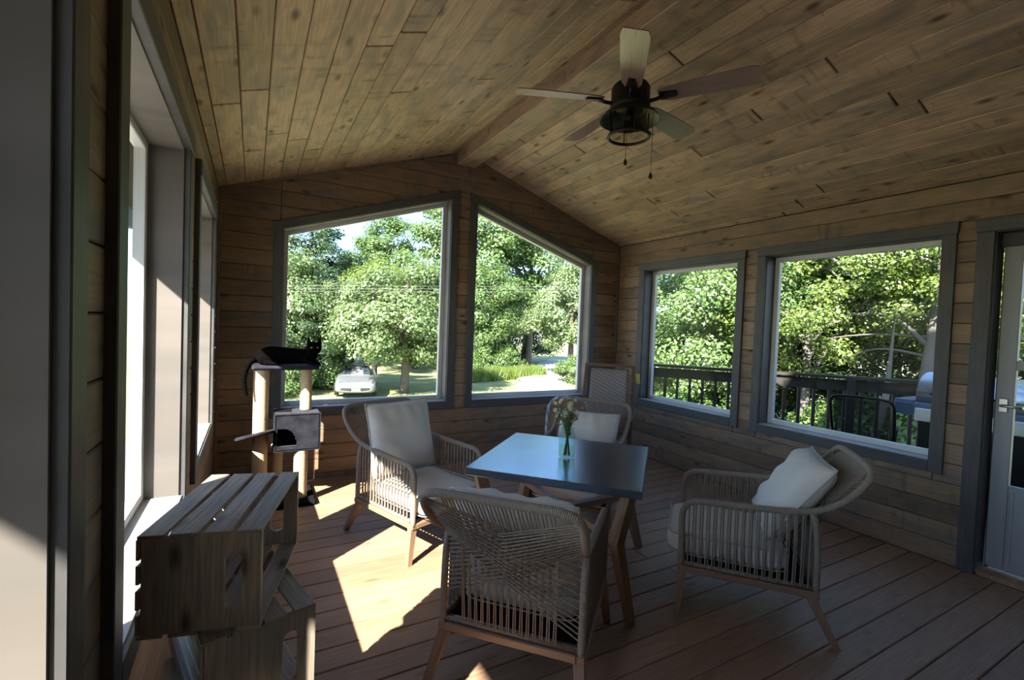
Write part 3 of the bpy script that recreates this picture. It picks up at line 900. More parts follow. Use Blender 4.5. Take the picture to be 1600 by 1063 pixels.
for k in range(5):
    a = math.radians(157 + 72 * k)
    bl = MB(); n = 12
    ux = Vector((math.cos(a), math.sin(a), 0)); vy = Vector((-math.sin(a), math.cos(a), 0))
    pit = math.radians(-13); vv = vy * math.cos(pit) + Vector((0, 0, 1)) * math.sin(pit)
    nz = ux.cross(vv)
    out = []
    for i in range(n + 1):
        t = i / n; r_ = .165 + .515 * t
        hw = .052 + .019 * math.sin(min(1, t * 1.15) * PI / 2)
        if t > .94: hw *= math.sqrt(max(0.0, 1 - ((t - .94) / .075) ** 2)) * .45 + .55
        if t < .08: hw *= .72 + .28 * t / .08
        out.append((r_, hw))
    ring = [(r_, h) for r_, h in out] + [(r_, -h) for r_, h in reversed(out)]
    N_ = len(ring); c0 = Vector((0, 0, 2.858))
    for sgn in (1, -1):
        for r_, h in ring: bl.v.append(tuple(c0 + ux * r_ + vv * h + nz * .003 * sgn))
    for i in range(n):
        q = [i, i + 1, N_ - 2 - i, N_ - 1 - i]
        uvq = [(ring[j][0] + k * 3, ring[j][1]) for j in q]
        bl.face(q[::-1], uvq[::-1]); bl.face([N_ + j for j in q], uvq)
    for i in range(N_): bl.face([i, (i + 1) % N_, N_ + (i + 1) % N_, N_ + i])
    b_ = bl.build('blade', M['blade'], fan)
    mb = MB(); mb.tube([(ux * .10 + Vector((0, 0, 2.835))), (ux * .15 + Vector((0, 0, 2.838))), (ux * .19 + Vector((0, 0, 2.848)))], .011, 8)
    mb.bar(c0 + ux * .175 - nz * .009, c0 + ux * .265 - nz * .009, .062, .010, nz, .036, .010)
    mb.build('blade_bracket', M['black'], b_)
for (x, y, zt_, zb_) in ((-.085, -.075, 2.80, 2.46), (.095, -.095, 2.80, 2.41)):
    mb = MB(); mb.tube([(x, y, zt_), (x, y, zb_)], .0016, 5); pc = mb.build('pull_chain', M['black'], fan)
    mb = MB(); mb.lathe([(.001, .030), (.006, .026), (.011, .008), (.009, -.004), (.001, -.008)], 12, (x, y, zb_ - .01)); mb.build('chain_knob', M['black'], pc)

# ------------------------------------------------------------------ stacked crates
def stadium_panel(w, h, cx, cz, hw, hl, t):
    """panel in x-z with a slot hole, thickness t along y (centred)"""
    mb = MB(); n = 40; inner = []; outer = []
    for k in range(n):
        a = 2 * PI * k / n
        d = Vector((math.cos(a), math.sin(a)))
        x = hw * d.x; z = hw * d.y + (hl - hw) * (1 if d.y > 1e-6 else -1 if d.y < -1e-6 else 0)
        inner.append((cx + x, cz + z))
        tx = ((w / 2 - cx) if d.x > 0 else (w / 2 + cx)) / max(1e-6, abs(d.x)); tz = ((h / 2 - cz) if d.y > 0 else (h / 2 + cz)) / max(1e-6, abs(d.y))
        tt = min(tx, tz); outer.append([cx + d.x * tt, cz + d.y * tt])
    for X in (-w / 2, w / 2):
        for Z in (-h / 2, h / 2):
            q = min(outer, key=lambda p: (p[0] - X) ** 2 + (p[1] - Z) ** 2); q[0], q[1] = X, Z
    ru, rv = RND.random() * 9, RND.random() * 9
    for y in (-t / 2, t / 2):
        for p in inner: mb.v.append((p[0], y, p[1]))
        for p in outer: mb.v.append((p[0], y, p[1]))
    uvf = lambda p: (p[1] + ru, p[0] + rv)
    for k in range(n):
        j = (k + 1) % n
        uu = [uvf(inner[k]), uvf(inner[j]), uvf(outer[j]), uvf(outer[k])]
        mb.face([n + k, n + j, j, k], uu[::-1])
        mb.face([2 * n + k, 2 * n + j, 3 * n + j, 3 * n + k], uu)
        mb.face([k, j, 2 * n + j, 2 * n + k], [uu[0], uu[1], uu[1], uu[0]])
        mb.face([n + j, n + k, 3 * n + k, 3 * n + j], [uu[2], uu[3], uu[3], uu[2]])
    return mb

def make_crate():
    r = empty('wooden_crate')
    W_, L_, H_ = .315, .545, .295      # scaled down when placed
    for y in (-.262, .262):
        o = stadium_panel(.305, .275, .078, 0, .024, .085, .017).build('end_panel', M['crate'], r); o.location = (.005, y, H_ / 2)
    edges = [(0, .064), (.078, .148), (.163, .229), (.250, .315)]
    for z in (.005, .290):
        for a, b in edges:
            mb = MB(); mb.box(((a + b) / 2 - W_ / 2, 0, z), (b - a, L_ + RND.uniform(-.004, .004), .010), None, .0015); mb.build('slat', M['crate'], r)
    for a, b in ((.012, .070), (.086, .140), (.157, .211), (.226, .284)):
        mb = MB(); mb.box((-W_ / 2 + .002, 0, (a + b) / 2), (.010, L_ + RND.uniform(-.004, .004), b - a), None, .0015); mb.build('slat', M['crate'], r)
    return r
cr = make_crate()
crl = ['grey wooden crate on its side, topmost of the stack by the window', 'grey wooden crate turned askew under the topmost crate', 'third crate down in the stack by the window', 'lowest crate of the stack, standing on the deck floor']
KC = .795
for i, (x, y, z, a, sz) in enumerate(((.233, 1.456, .7725, -15, 1), (.252, 1.445, .5380, 14, 1), (.215, 1.36, .2690, 4, 1.147), (.212, 1.35, 0, -2, 1.147))):
    o = cr if i == 0 else copy_tree(cr)
    o.location = (x, y, z); o.rotation_euler = (0, 0, math.radians(a)); o.scale = (KC, KC, KC * sz)
    tag(o, crl[i], 'crate', 'crates stacked by the window')

# ------------------------------------------------------------------ cat tree and cat
ct = empty('cat_tree', (0.49, 4.24, 0)); tag(ct, 'grey plush cat tree with sisal posts in the corner by the window', 'cat tree')
def rbox(mb, c, d, b): mb.box(c, d, None, b)
mb = MB(); rbox(mb, (0.0, 0, .02), (.52, .46, .04), .012); mb.build('base', M['dark'], ct)
def post(x, y, z0, z1, r=.052):
    mb = MB()
    n = max(2, int((z1 - z0) / .012)); pts = [(x, y, z0 + (z1 - z0) * i / n) for i in range(n + 1)]
    mb.tube(pts, r, 20, rad=[r + (.0016 if i % 2 else -.0012) for i in range(n + 1)]); return mb.build('sisal_post', M['sisal'], ct)
post(-.150, -.03, .04, 1.087, .055); post(-.02, .13, .04, .435, .045); post(.145, -.10, .04, .435, .052); post(.185, .02, .735, 1.087, .045)
mb = MB(); rbox(mb, (.022, 0, 1.104), (.485, .33, .034), .014); mb.build('top_platform', M['plush'], ct)
o = MB(); o.lathe([(.001, -.014), (.13, -.014), (.145, 0), (.13, .014), (.001, .014)], 24); o = o.build('side_platform', M['plush'], ct); o.location = (-.185, -.11, .575); o.rotation_euler = (math.radians(-13), math.radians(-11), 0)
# cube with an arched doorway
cub = MB()
cx0, cx1, cy0, cy1, cz0, cz1, th = -.055, .285, -.155, .145, .435, .735, .022
cub.box(((cx0 + cx1) / 2, (cy0 + cy1) / 2, cz1 - th / 2), (cx1 - cx0, cy1 - cy0, th), None, .008)
cub.box(((cx0 + cx1) / 2, (cy0 + cy1) / 2, cz0 + th / 2), (cx1 - cx0, cy1 - cy0, th), None, .008)
cub.box((cx0 + th / 2, (cy0 + cy1) / 2, (cz0 + cz1) / 2), (th, cy1 - cy0, cz1 - cz0), None, .008)
cub.box((cx1 - th / 2, (cy0 + cy1) / 2, (cz0 + cz1) / 2), (th, cy1 - cy0, cz1 - cz0), None, .008)
cub.box(((cx0 + cx1) / 2, cy1 - th / 2, (cz0 + cz1) / 2), (cx1 - cx0, th, cz1 - cz0), None, .008)
# front panel with arch: vertical strips
hx0, hx1, hz0, hz1 = cx0 + .022, cx0 + .165, cz0 + .045, cz0 + .185
ns = 14
def arch(x):
    t = (x - hx0) / (hx1 - hx0)
    return hz0 + (hz1 - hz0) * (max(0.0, 1 - max(0, (t - .25) / .75) ** 2.4)) ** .5
cub.box(((cx0 + hx0) / 2, cy0 + th / 2, (cz0 + cz1) / 2), (hx0 - cx0, th, cz1 - cz0))
cub.box(((cx1 + hx1) / 2, cy0 + th / 2, (cz0 + cz1) / 2), (cx1 - hx1, th, cz1 - cz0))
cub.box(((hx0 + hx1) / 2, cy0 + th / 2, (cz0 + hz0) / 2), (hx1 - hx0, th, hz0 - cz0))
for i in range(ns):
    a = hx0 + (hx1 - hx0) * i / ns; b = hx0 + (hx1 - hx0) * (i + 1) / ns; zt_ = arch((a + b) / 2)
    cub.box(((a + b) / 2, cy0 + th / 2, (zt_ + cz1) / 2), (b - a + .0005, th, cz1 - zt_))
cb = cub.build('cube_house', M['plush'], ct)
mb = MB(); mb.box((.02, 0, cz1 + .002), (.11, .10, .006), None, .002); mb.build('top_hole_shade', M['dark'], cb)  # dark patch stands in for the shade of an opening
mb = MB(); mb.box(((cx0 + cx1) / 2, 0.075, cz0 + .13), (cx1 - cx0 - .05, .08, .20)); mb.build('interior_shade', M['dark'], cb)  # dark block imitates the shade inside the cube

# cat: one remeshed body lying along the platform, head turned to the viewer
kb = MB()
oz = 1.122
def chain(pts, n=10):
    P = smooth([p[0] for p in pts], 3); m = len(P)
    for i, p in enumerate(P):
        f = i / (m - 1) * (len(pts) - 1); a = min(int(f), len(pts) - 2); t = f - a
        r = pts[a][1] * (1 - t) + pts[a + 1][1] * t
        kb.ell(p, (r, r, r), n, 7)
chain([((.345, 4.21, oz + .062), .060), ((.40, 4.21, oz + .074), .073), ((.48, 4.215, oz + .072), .070), ((.56, 4.21, oz + .068), .066), ((.64, 4.20, oz + .066), .062), ((.685, 4.18, oz + .07), .055), ((.705, 4.15, oz + .10), .046), ((.712, 4.13, oz + .125), .042)], 14)
kb.ell((.375, 4.15, oz + .045), (.07, .035, .05))                          # haunch
chain([((.37, 4.125, oz + .02), .022), ((.42, 4.105, oz + .014), .016), ((.455, 4.10, oz + .012), .014)])   # hind paw
chain([((.66, 4.13, oz + .035), .026), ((.69, 4.09, oz + .02), .018), ((.715, 4.075, oz + .014), .015)])    # front paws
chain([((.70, 4.15, oz + .03), .026), ((.735, 4.11, oz + .02), .018), ((.745, 4.085, oz + .014), .015)])
hc = Vector((.712, 4.105, oz + .140))
kb.ell(hc, (.059, .052, .050), 16, 10)
kb.ell(hc + Vector((-.026, -.022, -.014)), (.026, .024, .022)); kb.ell(hc + Vector((.024, -.024, -.014)), (.026, .024, .022))
kb.ell(hc + Vector((-.002, -.048, -.014)), (.018, .018, .014)); kb.ell(hc + Vector((-.002, -.038, -.024)), (.015, .016, .010))
for s in (-1, 1):    # ears: stacked shrinking ellipsoids
    for i in range(9):
        t = i / 8; kb.ell(hc + Vector((s * (.033 + .012 * t), -.004, .030 + .050 * t)), (.022 * (1 - t) + .004, .011 * (1 - t) + .004, .012))
chain([((.315, 4.20, oz + .05), .026), ((.275, 4.17, oz + .035), .024), ((.238, 4.15, oz - .02), .022), ((.222, 4.14, oz - .10), .020), ((.228, 4.135, oz - .18), .018), ((.240, 4.13, oz - .225), .013)])
cat = kb.build('cat', M['fur'])
tag(cat, 'black cat lying on top of the cat tree, tail hanging down', 'cat')
rm = cat.modifiers.new('remesh', 'REMESH'); rm.mode = 'VOXEL'; rm.voxel_size = .005; rm.use_smooth_shade = True
sm = cat.modifiers.new('smooth', 'SMOOTH'); sm.factor = .5; sm.iterations = 4
for s in (-1, 1):
    mb = MB(); mb.ell(hc + Vector((s * .022 - .001, -.0445, .006)), (.0085, .006, .0065), 10, 7); e = mb.build('eye', M['eye'], cat)
    mb = MB(); mb.ell(hc + Vector((s * .022 - .001, -.0495, .006)), (.0022, .0022, .005), 8, 6); mb.build('pupil', M['dark'], e)

# ------------------------------------------------------------------ chairs in the far corner
wc = empty('wooden_garden_chair', (3.55, 3.82, 0), math.radians(133)); tag(wc, 'tall wooden framed chair with grey woven back in the room corner', 'chair')
# local: faces +y
def wbar(a, b, w, h, name='stile', m='darkteak'):
    mb = MB(); mb.bar(a, b, w, h, (0, 1, 0)); return mb.build(name, M[m], wc)
wbar((-.26, -.02, .36), (-.255, -.24, 1.115), .034, .030); wbar((.26, -.02, .36), (.255, -.24, 1.115), .034, .030)
wbar((-.27, -.243, 1.11), (.27, -.243, 1.11), .030, .042, 'top_rail')
wbar((-.25, -.04, .42), (.25, -.04, .42), .03, .035, 'lower_rail')
mb = MB()
for i in range(13):       # woven back panel, gently sagging
    for j in range(17):
        x = -.205 + .41 * i / 12; t = j / 16; yb = -.05 - .19 * t; mb.v.append((x, yb - .012 * math.sin(PI * i / 12), .45 + .62 * t))
for i in range(12):
    for j in range(16):
        q = [i * 17 + j, (i + 1) * 17 + j, (i + 1) * 17 + j + 1, i * 17 + j + 1]
        mb.face(q, [(mb.v[k][0], mb.v[k][2]) for k in q], True)
wp = mb.build('woven_back', M['weave'], wc); so = wp.modifiers.new('thick', 'SOLIDIFY'); so.thickness = .012
mb = MB(); mb.box((0, .22, .375), (.46, .46, .014), Euler((math.radians(4), 0, 0)), .004); mb.build('woven_seat', M['weave'], wc)
for s in (-1, 1):
    wbar((s * .26, -.05, .355), (s * .26, .47, .40), .03, .04, 'seat_rail'); wbar((s * .262, .42, .40), (s * .262, .46, 0), .036, .034, 'leg'); wbar((s * .262, .03, .36), (s * .262, -.20, 0), .036, .034, 'leg')
    wbar((s * .275, -.12, .60), (s * .275, .40, .62), .05, .022, 'armrest'); wbar((s * .275, .38, .40), (s * .275, .38, .61), .03, .03, 'arm_post')
mb = MB(); mb.box((-.30, -.21, .985), (.048, .004, .11), Euler((0, .08, 0))); tg = mb.build('hang_tag', M['yellow'], wc); tg['label'] = 'yellow green paper tag'

pc = empty('folding_chair', (2.96, 3.66, .0), math.radians(150)); tag(pc, 'low chair with rounded brown back edged in blue and white webbing', 'chair')
pts = []
for i in range(25):
    a = PI * i / 24; pts.append((.205 * math.copysign(abs(math.cos(a)) ** .6, math.cos(a)), -.04 - .05 * math.sin(a), .60 + .22 * math.sin(a) ** .75 if math.sin(a) > 0 else .60))
pts = [(.215, 0.02, .34)] + pts + [(-.215, 0.02, .34)]
mb = MB(); mb.tube(pts, .019, 8); mb.build('webbing_edge', M['bluewhite'], pc)
mb = MB(); o0 = len(mb.v)
for p in pts: mb.v.append((p[0] * .94, p[1] + .004, p[2] - .004))
for p in pts: mb.v.append((p[0] * .94, p[1] - .012, p[2] - .004))
nP = len(pts); mb.face(list(range(nP))[::-1]); mb.face([nP + i for i in range(nP)])
for i in range(nP): mb.face([i, (i + 1) % nP, nP + (i + 1) % nP, nP + i])
mb.build('back_panel', M['teak'], pc)
mb = MB(); mb.box((0, .20, .33), (.42, .42, .03), None, .008); mb.build('seat', M['teak'], pc)
for s in (-1, 1):
    for y0, y1 in ((.36, .40), (.03, -.06)):
        mb = MB(); mb.bar((s * .19, y0, .32), (s * .20, y1, 0), .028, .028); mb.build('leg', M['teak'], pc)
mb = MB(); mb.box((-.02, .004, .772), (.036, .003, .050)); tg = mb.build('paper_tag', M['white'], pc); tg['label'] = 'small white paper tag'

# ------------------------------------------------------------------ outside: ground, drive, deck
GZ = -1.9
gm = MB(); N = 40
for i in range(N + 1):
    for j in range(N + 1):
        x = -40 + 100 * i / N; y_ = -25 + 105 * j / N
        gm.v.append((x, y_, GZ - .15 + .10 * math.sin(x * .31 + 1) * math.cos(y_ * .23) - (0 if y_ > 3 else 0)))
for i in range(N):
    for j in range(N): gm.face([i * (N + 1) + j, (i + 1) * (N + 1) + j, (i + 1) * (N + 1) + j + 1, i * (N + 1) + j + 1], None, True)
tag(gm.build('ground', M['grass']), kind='structure')
# gravel drive: ribbon slightly above the lawn
dm = MB()
ctr = [(9.5, 12.5, 1.3), (11.5, 16.5, 1.35), (14.0, 21.0, 1.55), (17.2, 26.0, 1.7), (20.6, 31.0, 1.6), (24.5, 36.0, 1.5), (30, 42, 1.5)]
cp = smooth([(a, b, 0) for a, b, c in ctr], 5)
for i, p in enumerate(cp):
    t = (cp[min(i + 1, len(cp) - 1)] - cp[max(i - 1, 0)]).normalized(); nr = Vector((-t.y, t.x, 0)); w_ = ctr[min(i // 5, len(ctr) - 1)][2] + .15 * math.sin(i * 1.7)
    for q in (-1, -.5, .5, 1):
        p2 = p + nr * w_ * q; dm.v.append((p2.x, p2.y, GZ - .02 + (.03 if abs(q) < .9 else -.06)))
for i in range(len(cp) - 1):
    for q in range(3): dm.face([i * 4 + q, (i + 1) * 4 + q, (i + 1) * 4 + q + 1, i * 4 + q + 1][::-1], None, True)
tag(dm.build('path', M['gravel']), kind='structure')

# gravel yard added beside the porch to bounce neutral light indoors
ym = MB(); nx, ny = 8, 16
for i in range(nx + 1):
    for j in range(ny + 1):
        ym.v.append((-14 + 13.4 * i / nx + (.5 * math.sin(j * 1.3) if i == 0 else 0), -8 + 24 * j / ny + (.6 * math.sin(i * 1.9) if j == ny else 0), GZ + .02 - (.15 if i in (0, nx) or j in (0, ny) else 0)))
for i in range(nx):
    for j in range(ny): ym.face([i * (ny + 1) + j, (i + 1) * (ny + 1) + j, (i + 1) * (ny + 1) + j + 1, i * (ny + 1) + j + 1], None, True)
tag(ym.build('path', M['yard']), kind='structure')

# deck beyond the right wall, its edge cut on the diagonal under the railing
RA, RB = Vector((5.10, 5.68, 0)), Vector((8.32, 1.58, 0))
dk = MB(); FD = Frame((0, 0, -.04), (1, 0, 0), (0, 1, 0), (0, 0, 1))
outl = [(RW + .17, -1.7), (8.6, -1.7), (8.6, 1.3), (5.2, 5.75), (RW + .17, 5.75)]
deck = tag(empty('deck_1'), kind='structure')
yy = -1.7
dirn = (RB - RA).normalized()
while yy < 5.75:
    row = clip(clip(outl, 0, -1, -yy), 0, 1, yy + .14); yy += .14
    if len(row) > 2 and area(row) > 1e-3:
        mb = MB()
        if board(mb, FD, row, 0, -.03, .003, 0, .003): mb.build('board', M['deck'], deck)
mb = MB(); board(mb, FD, outl, -.05, -.25); mb.build('joists', M['rail'], deck)
rl = empty('deck_railing'); tag(rl, 'dark stained wooden deck railing with square balusters beyond the windows', 'railing')
L_ = (RB - RA).length
mb = MB(); mb.bar(RA + Vector((0, 0, 1.0)), RB + Vector((0, 0, 1.0)), .14, .036); mb.build('cap_rail', M['rail'], rl)
mb = MB(); mb.bar(RA + Vector((0, 0, .895)), RB + Vector((0, 0, .895)), .038, .14); mb.build('top_rail', M['rail'], rl)
mb = MB(); mb.bar(RA + Vector((0, 0, .07)), RB + Vector((0, 0, .07)), .038, .09); mb.build('bottom_rail', M['rail'], rl)
sp = .172; n = int(L_ / sp)
for i in range(1, n):
    p = RA + dirn * (i * sp + .04)
    mb = MB(); mb.bar(p + Vector((0, 0, .02)), p + Vector((0, 0, .90)), .038, .038, dirn); mb.build('baluster', M['rail'], rl)
for f in (.005, .61, .995):
    p = RA.lerp(RB, f) - Vector((.78, .62, 0)) * .05
    mb = MB(); mb.bar(p + Vector((0, 0, -.2)), p + Vector((0, 0, .98)), .09, .09, dirn); mb.build('post', M['rail'], rl)

# black sling chair on the deck
sc_ = empty('sling_chair', (5.78, 2.42, -.04), math.radians(-78)); tag(sc_, 'black mesh sling chair standing on the deck by the railing', 'chair')
bk = [(.23, -.02, .40), (.255, -.10, .62), (.262, -.18, .86), (.245, -.205, .93), (.20, -.21, .955)]
pth = smooth(bk + [(0, -.212, .965)] + [(-x, y_, z) for x, y_, z in reversed(bk)], 4)
mb = MB(); mb.tube(pth, .015, 8); mb.build('back_frame', M['black'], sc_)
mb = MB()
for j in range(9):
    t = j / 8
    for x in (-.235, .235): mb.v.append((x * (1 if t < .9 else .9), -.03 - .175 * t, .42 + .52 * t))
for j in range(8):
    q = [j * 2, j * 2 + 1, j * 2 + 3, j * 2 + 2]; mb.face(q)
mb.build('back_sling', M['meshfab'], sc_)
mb = MB(); mb.v += [(-.24, -.02, .41), (.24, -.02, .41), (.24, .44, .43), (-.24, .44, .43)]; mb.face([0, 1, 2, 3]); mb.build('seat_sling', M['meshfab'], sc_)
for s in (-1, 1):
    mb = MB(); mb.tube(smooth([(s * .25, -.16, .0), (s * .25, -.02, .42), (s * .25, .02, .62), (s * .26, .15, .66), (s * .26, .40, .64)], 4), .013, 8); mb.build('arm_frame', M['black'], sc_)
    mb = MB(); mb.tube([(s * .25, -.05, .41), (s * .25, .44, .43), (s * .25, .47, 0)], .013, 8); mb.build('leg', M['black'], sc_)

# gas grill on the deck
gr = empty('gas_grill', (6.0, 1.62, -.04), math.radians(180)); tag(gr, 'gas grill with silver lid and blue side shelf on the deck', 'grill')
# local: faces +x towards the house (rotated), y across
def gp(name, f, m, par=None):
    mb = MB(); f(mb); return mb.build(name, M[m], par or gr)
gp('cart', lambda b: b.box((0, 0, .45), (.50, .72, .78), None, .01), 'black')
gp('firebox', lambda b: b.box((0, 0, .90), (.54, .78, .16), None, .02), 'bluegrey')
def lid(b):
    n = 10; 
    for y_ in (-.38, .38):
        for i in range(n + 1):
            a = PI * i / n; b.v.append((.26 * math.cos(a), y_, .98 + .27 * math.sin(a) ** .8 if math.sin(a) > 1e-6 else .98))
    for i in range(n): b.face([i, i + 1, n + 2 + i, n + 1 + i], None, True)
    b.face(list(range(n + 1))); b.face([n + 1 + i for i in reversed(range(n + 1))]); b.face([0, n + 1, 2 * n + 1, n])
ld = gp('lid', lid, 'steel')
gp('lid_handle', lambda b: b.tube([(.25, -.25, 1.05), (.31, -.25, 1.07), (.31, .25, 1.07), (.25, .25, 1.05)], .012, 8), 'black', ld)
for s in (-1, 1):
    sh = gp('side_shelf', lambda b: b.box((0, s * .47, .97), (.48, .16, .03), None, .006), 'bluegrey')
    gp('shelf_skirt', lambda b: b.box((.235, s * .47, .90), (.02, .15, .12), Euler((0, .3, 0)), .004), 'bluegrey', sh)
pn = gp('control_panel', lambda b: b.box((.275, 0, .86), (.03, .74, .12), None, .006), 'steel')
for i in range(4): gp('knob', lambda b: b.tube([(.29, -.24 + i * .16, .86), (.32, -.24 + i * .16, .86)], .024, 12), 'steel', pn)
for sx in (-1, 1):
    for sy in (-1, 1): gp('leg', lambda b: b.bar((sx * .22, sy * .33, .10), (sx * .22, sy * .33, 0), .05, .05, (0, 1, 0)), 'black')

# ------------------------------------------------------------------ white car on the lawn
car = empty('white_car', (4.35, 21.6, GZ - .06), math.radians(-12)); tag(car, 'white two-door car parked on the lawn under the trees', 'car')
def loft(st, n=16):
    mb = MB()
    for y_, hw, zb_, zt_, e in st:
        for k in range(n):
            a = 2 * PI * k / n + PI / n
            cx_ = math.copysign(abs(math.cos(a)) ** e, math.cos(a)); cz_ = math.copysign(abs(math.sin(a)) ** e, math.sin(a))
            mb.v.append((hw * cx_, y_, (zb_ + zt_) / 2 + (zt_ - zb_) / 2 * cz_))
    for i in range(len(st) - 1):
        for k in range(n):
            k2 = (k + 1) % n; mb.face([i * n + k, i * n + k2, (i + 1) * n + k2, (i + 1) * n + k], None, True)
    mb.face(list(range(n))[::-1]); mb.face([(len(st) - 1) * n + k for k in range(n)])
    return mb
loft([(0, .70, .26, .56, .5), (.08, .84, .20, .64, .45), (.35, .89, .18, .70, .42), (1.3, .91, .18, .86, .4), (2.4, .92, .18, .90, .4), (3.8, .91, .20, .93, .4), (4.5, .88, .26, .92, .42), (4.65, .80, .34, .85, .5)]).build('body', M['carpaint'], car)
loft([(1.35, .66, .78, .86, .6), (2.1, .60, .80, 1.20, .55), (2.35, .58, .80, 1.25, .5), (2.95, .58, .80, 1.25, .5), (3.9, .64, .80, .97, .6)]).build('cabin', M['carpaint'], car)
mb = MB(); mb.v += [(-.62, 1.42, .89), (.62, 1.42, .89), (.50, 2.16, 1.225), (-.50, 2.16, 1.225)]; mb.face([0, 1, 2, 3]); w_ = mb.build('windscreen', M['carglass'], car); w_.modifiers.new('t', 'SOLIDIFY').thickness = .012
for s in (-1, 1):
    mb = MB(); q = [(s * .665, 1.75, .91), (s * .655, 2.95, .93), (s * .59, 2.85, 1.19), (s * .59, 2.30, 1.19)]; mb.v += q; mb.face([0, 1, 2, 3] if s > 0 else [3, 2, 1, 0]); mb.build('side_window', M['carglass'], car)
    mb = MB(); mb.box((s * .46, -.005, .38), (.50, .03, .10), Euler((0, 0, s * .12)), .01); mb.build('air_intake', M['tyre'], car)
    mb = MB(); mb.box((s * .50, .30, .685), (.46, .30, .035), Euler((.22, 0, s * -.05)), .01); mb.build('headlamp_cover', M['carpaint'], car)
    for y_ in (.85, 3.55):
        mb = MB(); mb.tube([(s * .74, y_, .31), (s * .93, y_, .31)], .31, 20); wl = mb.build('wheel', M['tyre'], car)
        mb = MB(); mb.tube([(s * .925, y_, .31), (s * .94, y_, .31)], .18, 16); mb.build('hubcap', M['steel'], wl)

# ------------------------------------------------------------------ trees
def crown_mesh(name, seed, nc, R, rc, nl, leaf, mlist, sag=0.0, spread=1.0):
    """many small pointed leaves gathered in clusters on an ellipsoid crown; centre at the origin"""
    rg = np.random.default_rng(seed)
    d = rg.normal(size=(nc, 3)); d /= np.linalg.norm(d, axis=1)[:, None]
    rad = rg.random(nc) ** .33 * .35 + .62
    rad[: nc // 5] *= .6
    cen = d * rad[:, None] * np.array(R)
    cen += rg.normal(size=(nc, 3)) * .10 * min(R)
    w = rg.uniform(.6, 1.3, nc)
    ci = rg.choice(nc, nl, p=w / w.sum())
    q = rg.normal(size=(nl, 3)); q /= np.linalg.norm(q, axis=1)[:, None]
    rr = (rg.random(nl) ** .5)[:, None]
    pos = cen[ci] + q * rr * rc * w[ci][:, None] * np.array((1.15, 1.15, .75))
    nrm = q * .7 + d[ci] * .5 + np.array((0, 0, .55)) + rg.normal(size=(nl, 3)) * .45
    nrm /= np.linalg.norm(nrm, axis=1)[:, None]
    t = np.cross(nrm, rg.normal(size=(nl, 3))); t /= np.linalg.norm(t, axis=1)[:, None]
    b = np.cross(nrm, t)
    s = leaf * rg.uniform(.6, 1.35, nl)[:, None]
    V = np.empty((nl, 4, 3))
    V[:, 0] = pos - t * s * .5; V[:, 1] = pos + b * s * .30 + nrm * s * .10; V[:, 2] = pos + t * s * .5 - nrm * s * .08; V[:, 3] = pos - b * s * .30 + nrm * s * .10
    V[:, :, 2] -= sag * (np.hypot(V[:, :, 0], V[:, :, 1]) / max(R[0], R[1])) ** 2
    me = bpy.data.meshes.new(name)
    me.vertices.add(nl * 4); me.vertices.foreach_set('co', V.reshape(-1))
    me.loops.add(nl * 4); me.loops.foreach_set('vertex_index', np.arange(nl * 4))
    me.polygons.add(nl); me.polygons.foreach_set('loop_start', np.arange(nl) * 4)
    me.update(calc_edges=True); me.validate()
    me.materials.append(M[mlist])
    return me

def trunk_mesh(name, seed, h, r, R, m, nb=7, lean=(0, 0)):
    """trunk from z=-h to the crown centre with tapering boughs"""
    rg = random.Random(seed); mb = MB()
    top = Vector((0, 0, R[2] * .6)); base = Vector((lean[0], lean[1], -h))
    pts = [base.lerp(top, t) + Vector((rg.uniform(-.12, .12), rg.uniform(-.12, .12), 0)) * (h * .12 if 0 < t < 1 else 0) for t in (0, .2, .4, .6, .8, 1)]
    P = smooth(pts, 3); n = len(P)
    mb.tube(P, r, 9, rad=[r * (1.25 - .95 * i / (n - 1)) for i in range(n)])
    for k in range(nb):
        f = rg.uniform(.40, .92); p = P[int(f * (n - 1))]; a = rg.uniform(0, 2 * PI)
        e = Vector((math.cos(a) * R[0], math.sin(a) * R[1], rg.uniform(-.1, .6) * R[2])) * rg.uniform(.55, .9)
        e = e if e.z > p.z - .6 else Vector((e.x, e.y, p.z + .2))
        mid = p.lerp(e, .5) + Vector((0, 0, .12 * R[2]))
        B = smooth([p, mid, e], 4); mb.tube(B, r * .4, 6, rad=[r * (.42 - .34 * i / (len(B) - 1)) for i in range(len(B))])
    o = mb.build(name, M[m]); me = o.data; bpy.data.objects.remove(o); return me

VAR = {}
def kind(key, seed, nc, R, rc, nl, leaf, lm, h, r, bark='bark', nb=7, sag=0.0):
    VAR[key] = (crown_mesh('crown_' + key, seed, nc, R, rc, nl, leaf, lm, sag), trunk_mesh('trunk_' + key, seed, h, r, R, bark, nb), h)
kind('orchard', 1, 95, (3.0, 2.6, 2.2), .68, 36000, .135, 'leaf_d', 3.3, .17, sag=.5)
kind('maple', 2, 80, (3.0, 3.0, 3.4), .80, 28000, .17, 'leaf_a', 5.0, .20)
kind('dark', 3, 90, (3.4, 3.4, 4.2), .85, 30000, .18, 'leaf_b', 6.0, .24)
kind('lime', 4, 60, (2.3, 2.3, 2.4), .7, 22000, .15, 'leaf_c', 4.0, .15)
kind('poplar', 5, 70, (1.7, 1.7, 5.0), .75, 26000, .18, 'leaf_a', 6.5, .18)
kind('shrub', 6, 34, (1.3, 1.3, .95), .42, 12000, .10, 'leaf_a', 1.0, .05, nb=4)
kind('nearmaple', 7, 110, (2.6, 2.6, 2.6), .50, 46000, .085, 'leaf_a', 4.0, .13)
kind('nearlime', 8, 80, (2.3, 2.3, 2.1), .48, 34000, .08, 'leaf_c', 4.2, .12, 'palebark', 12)
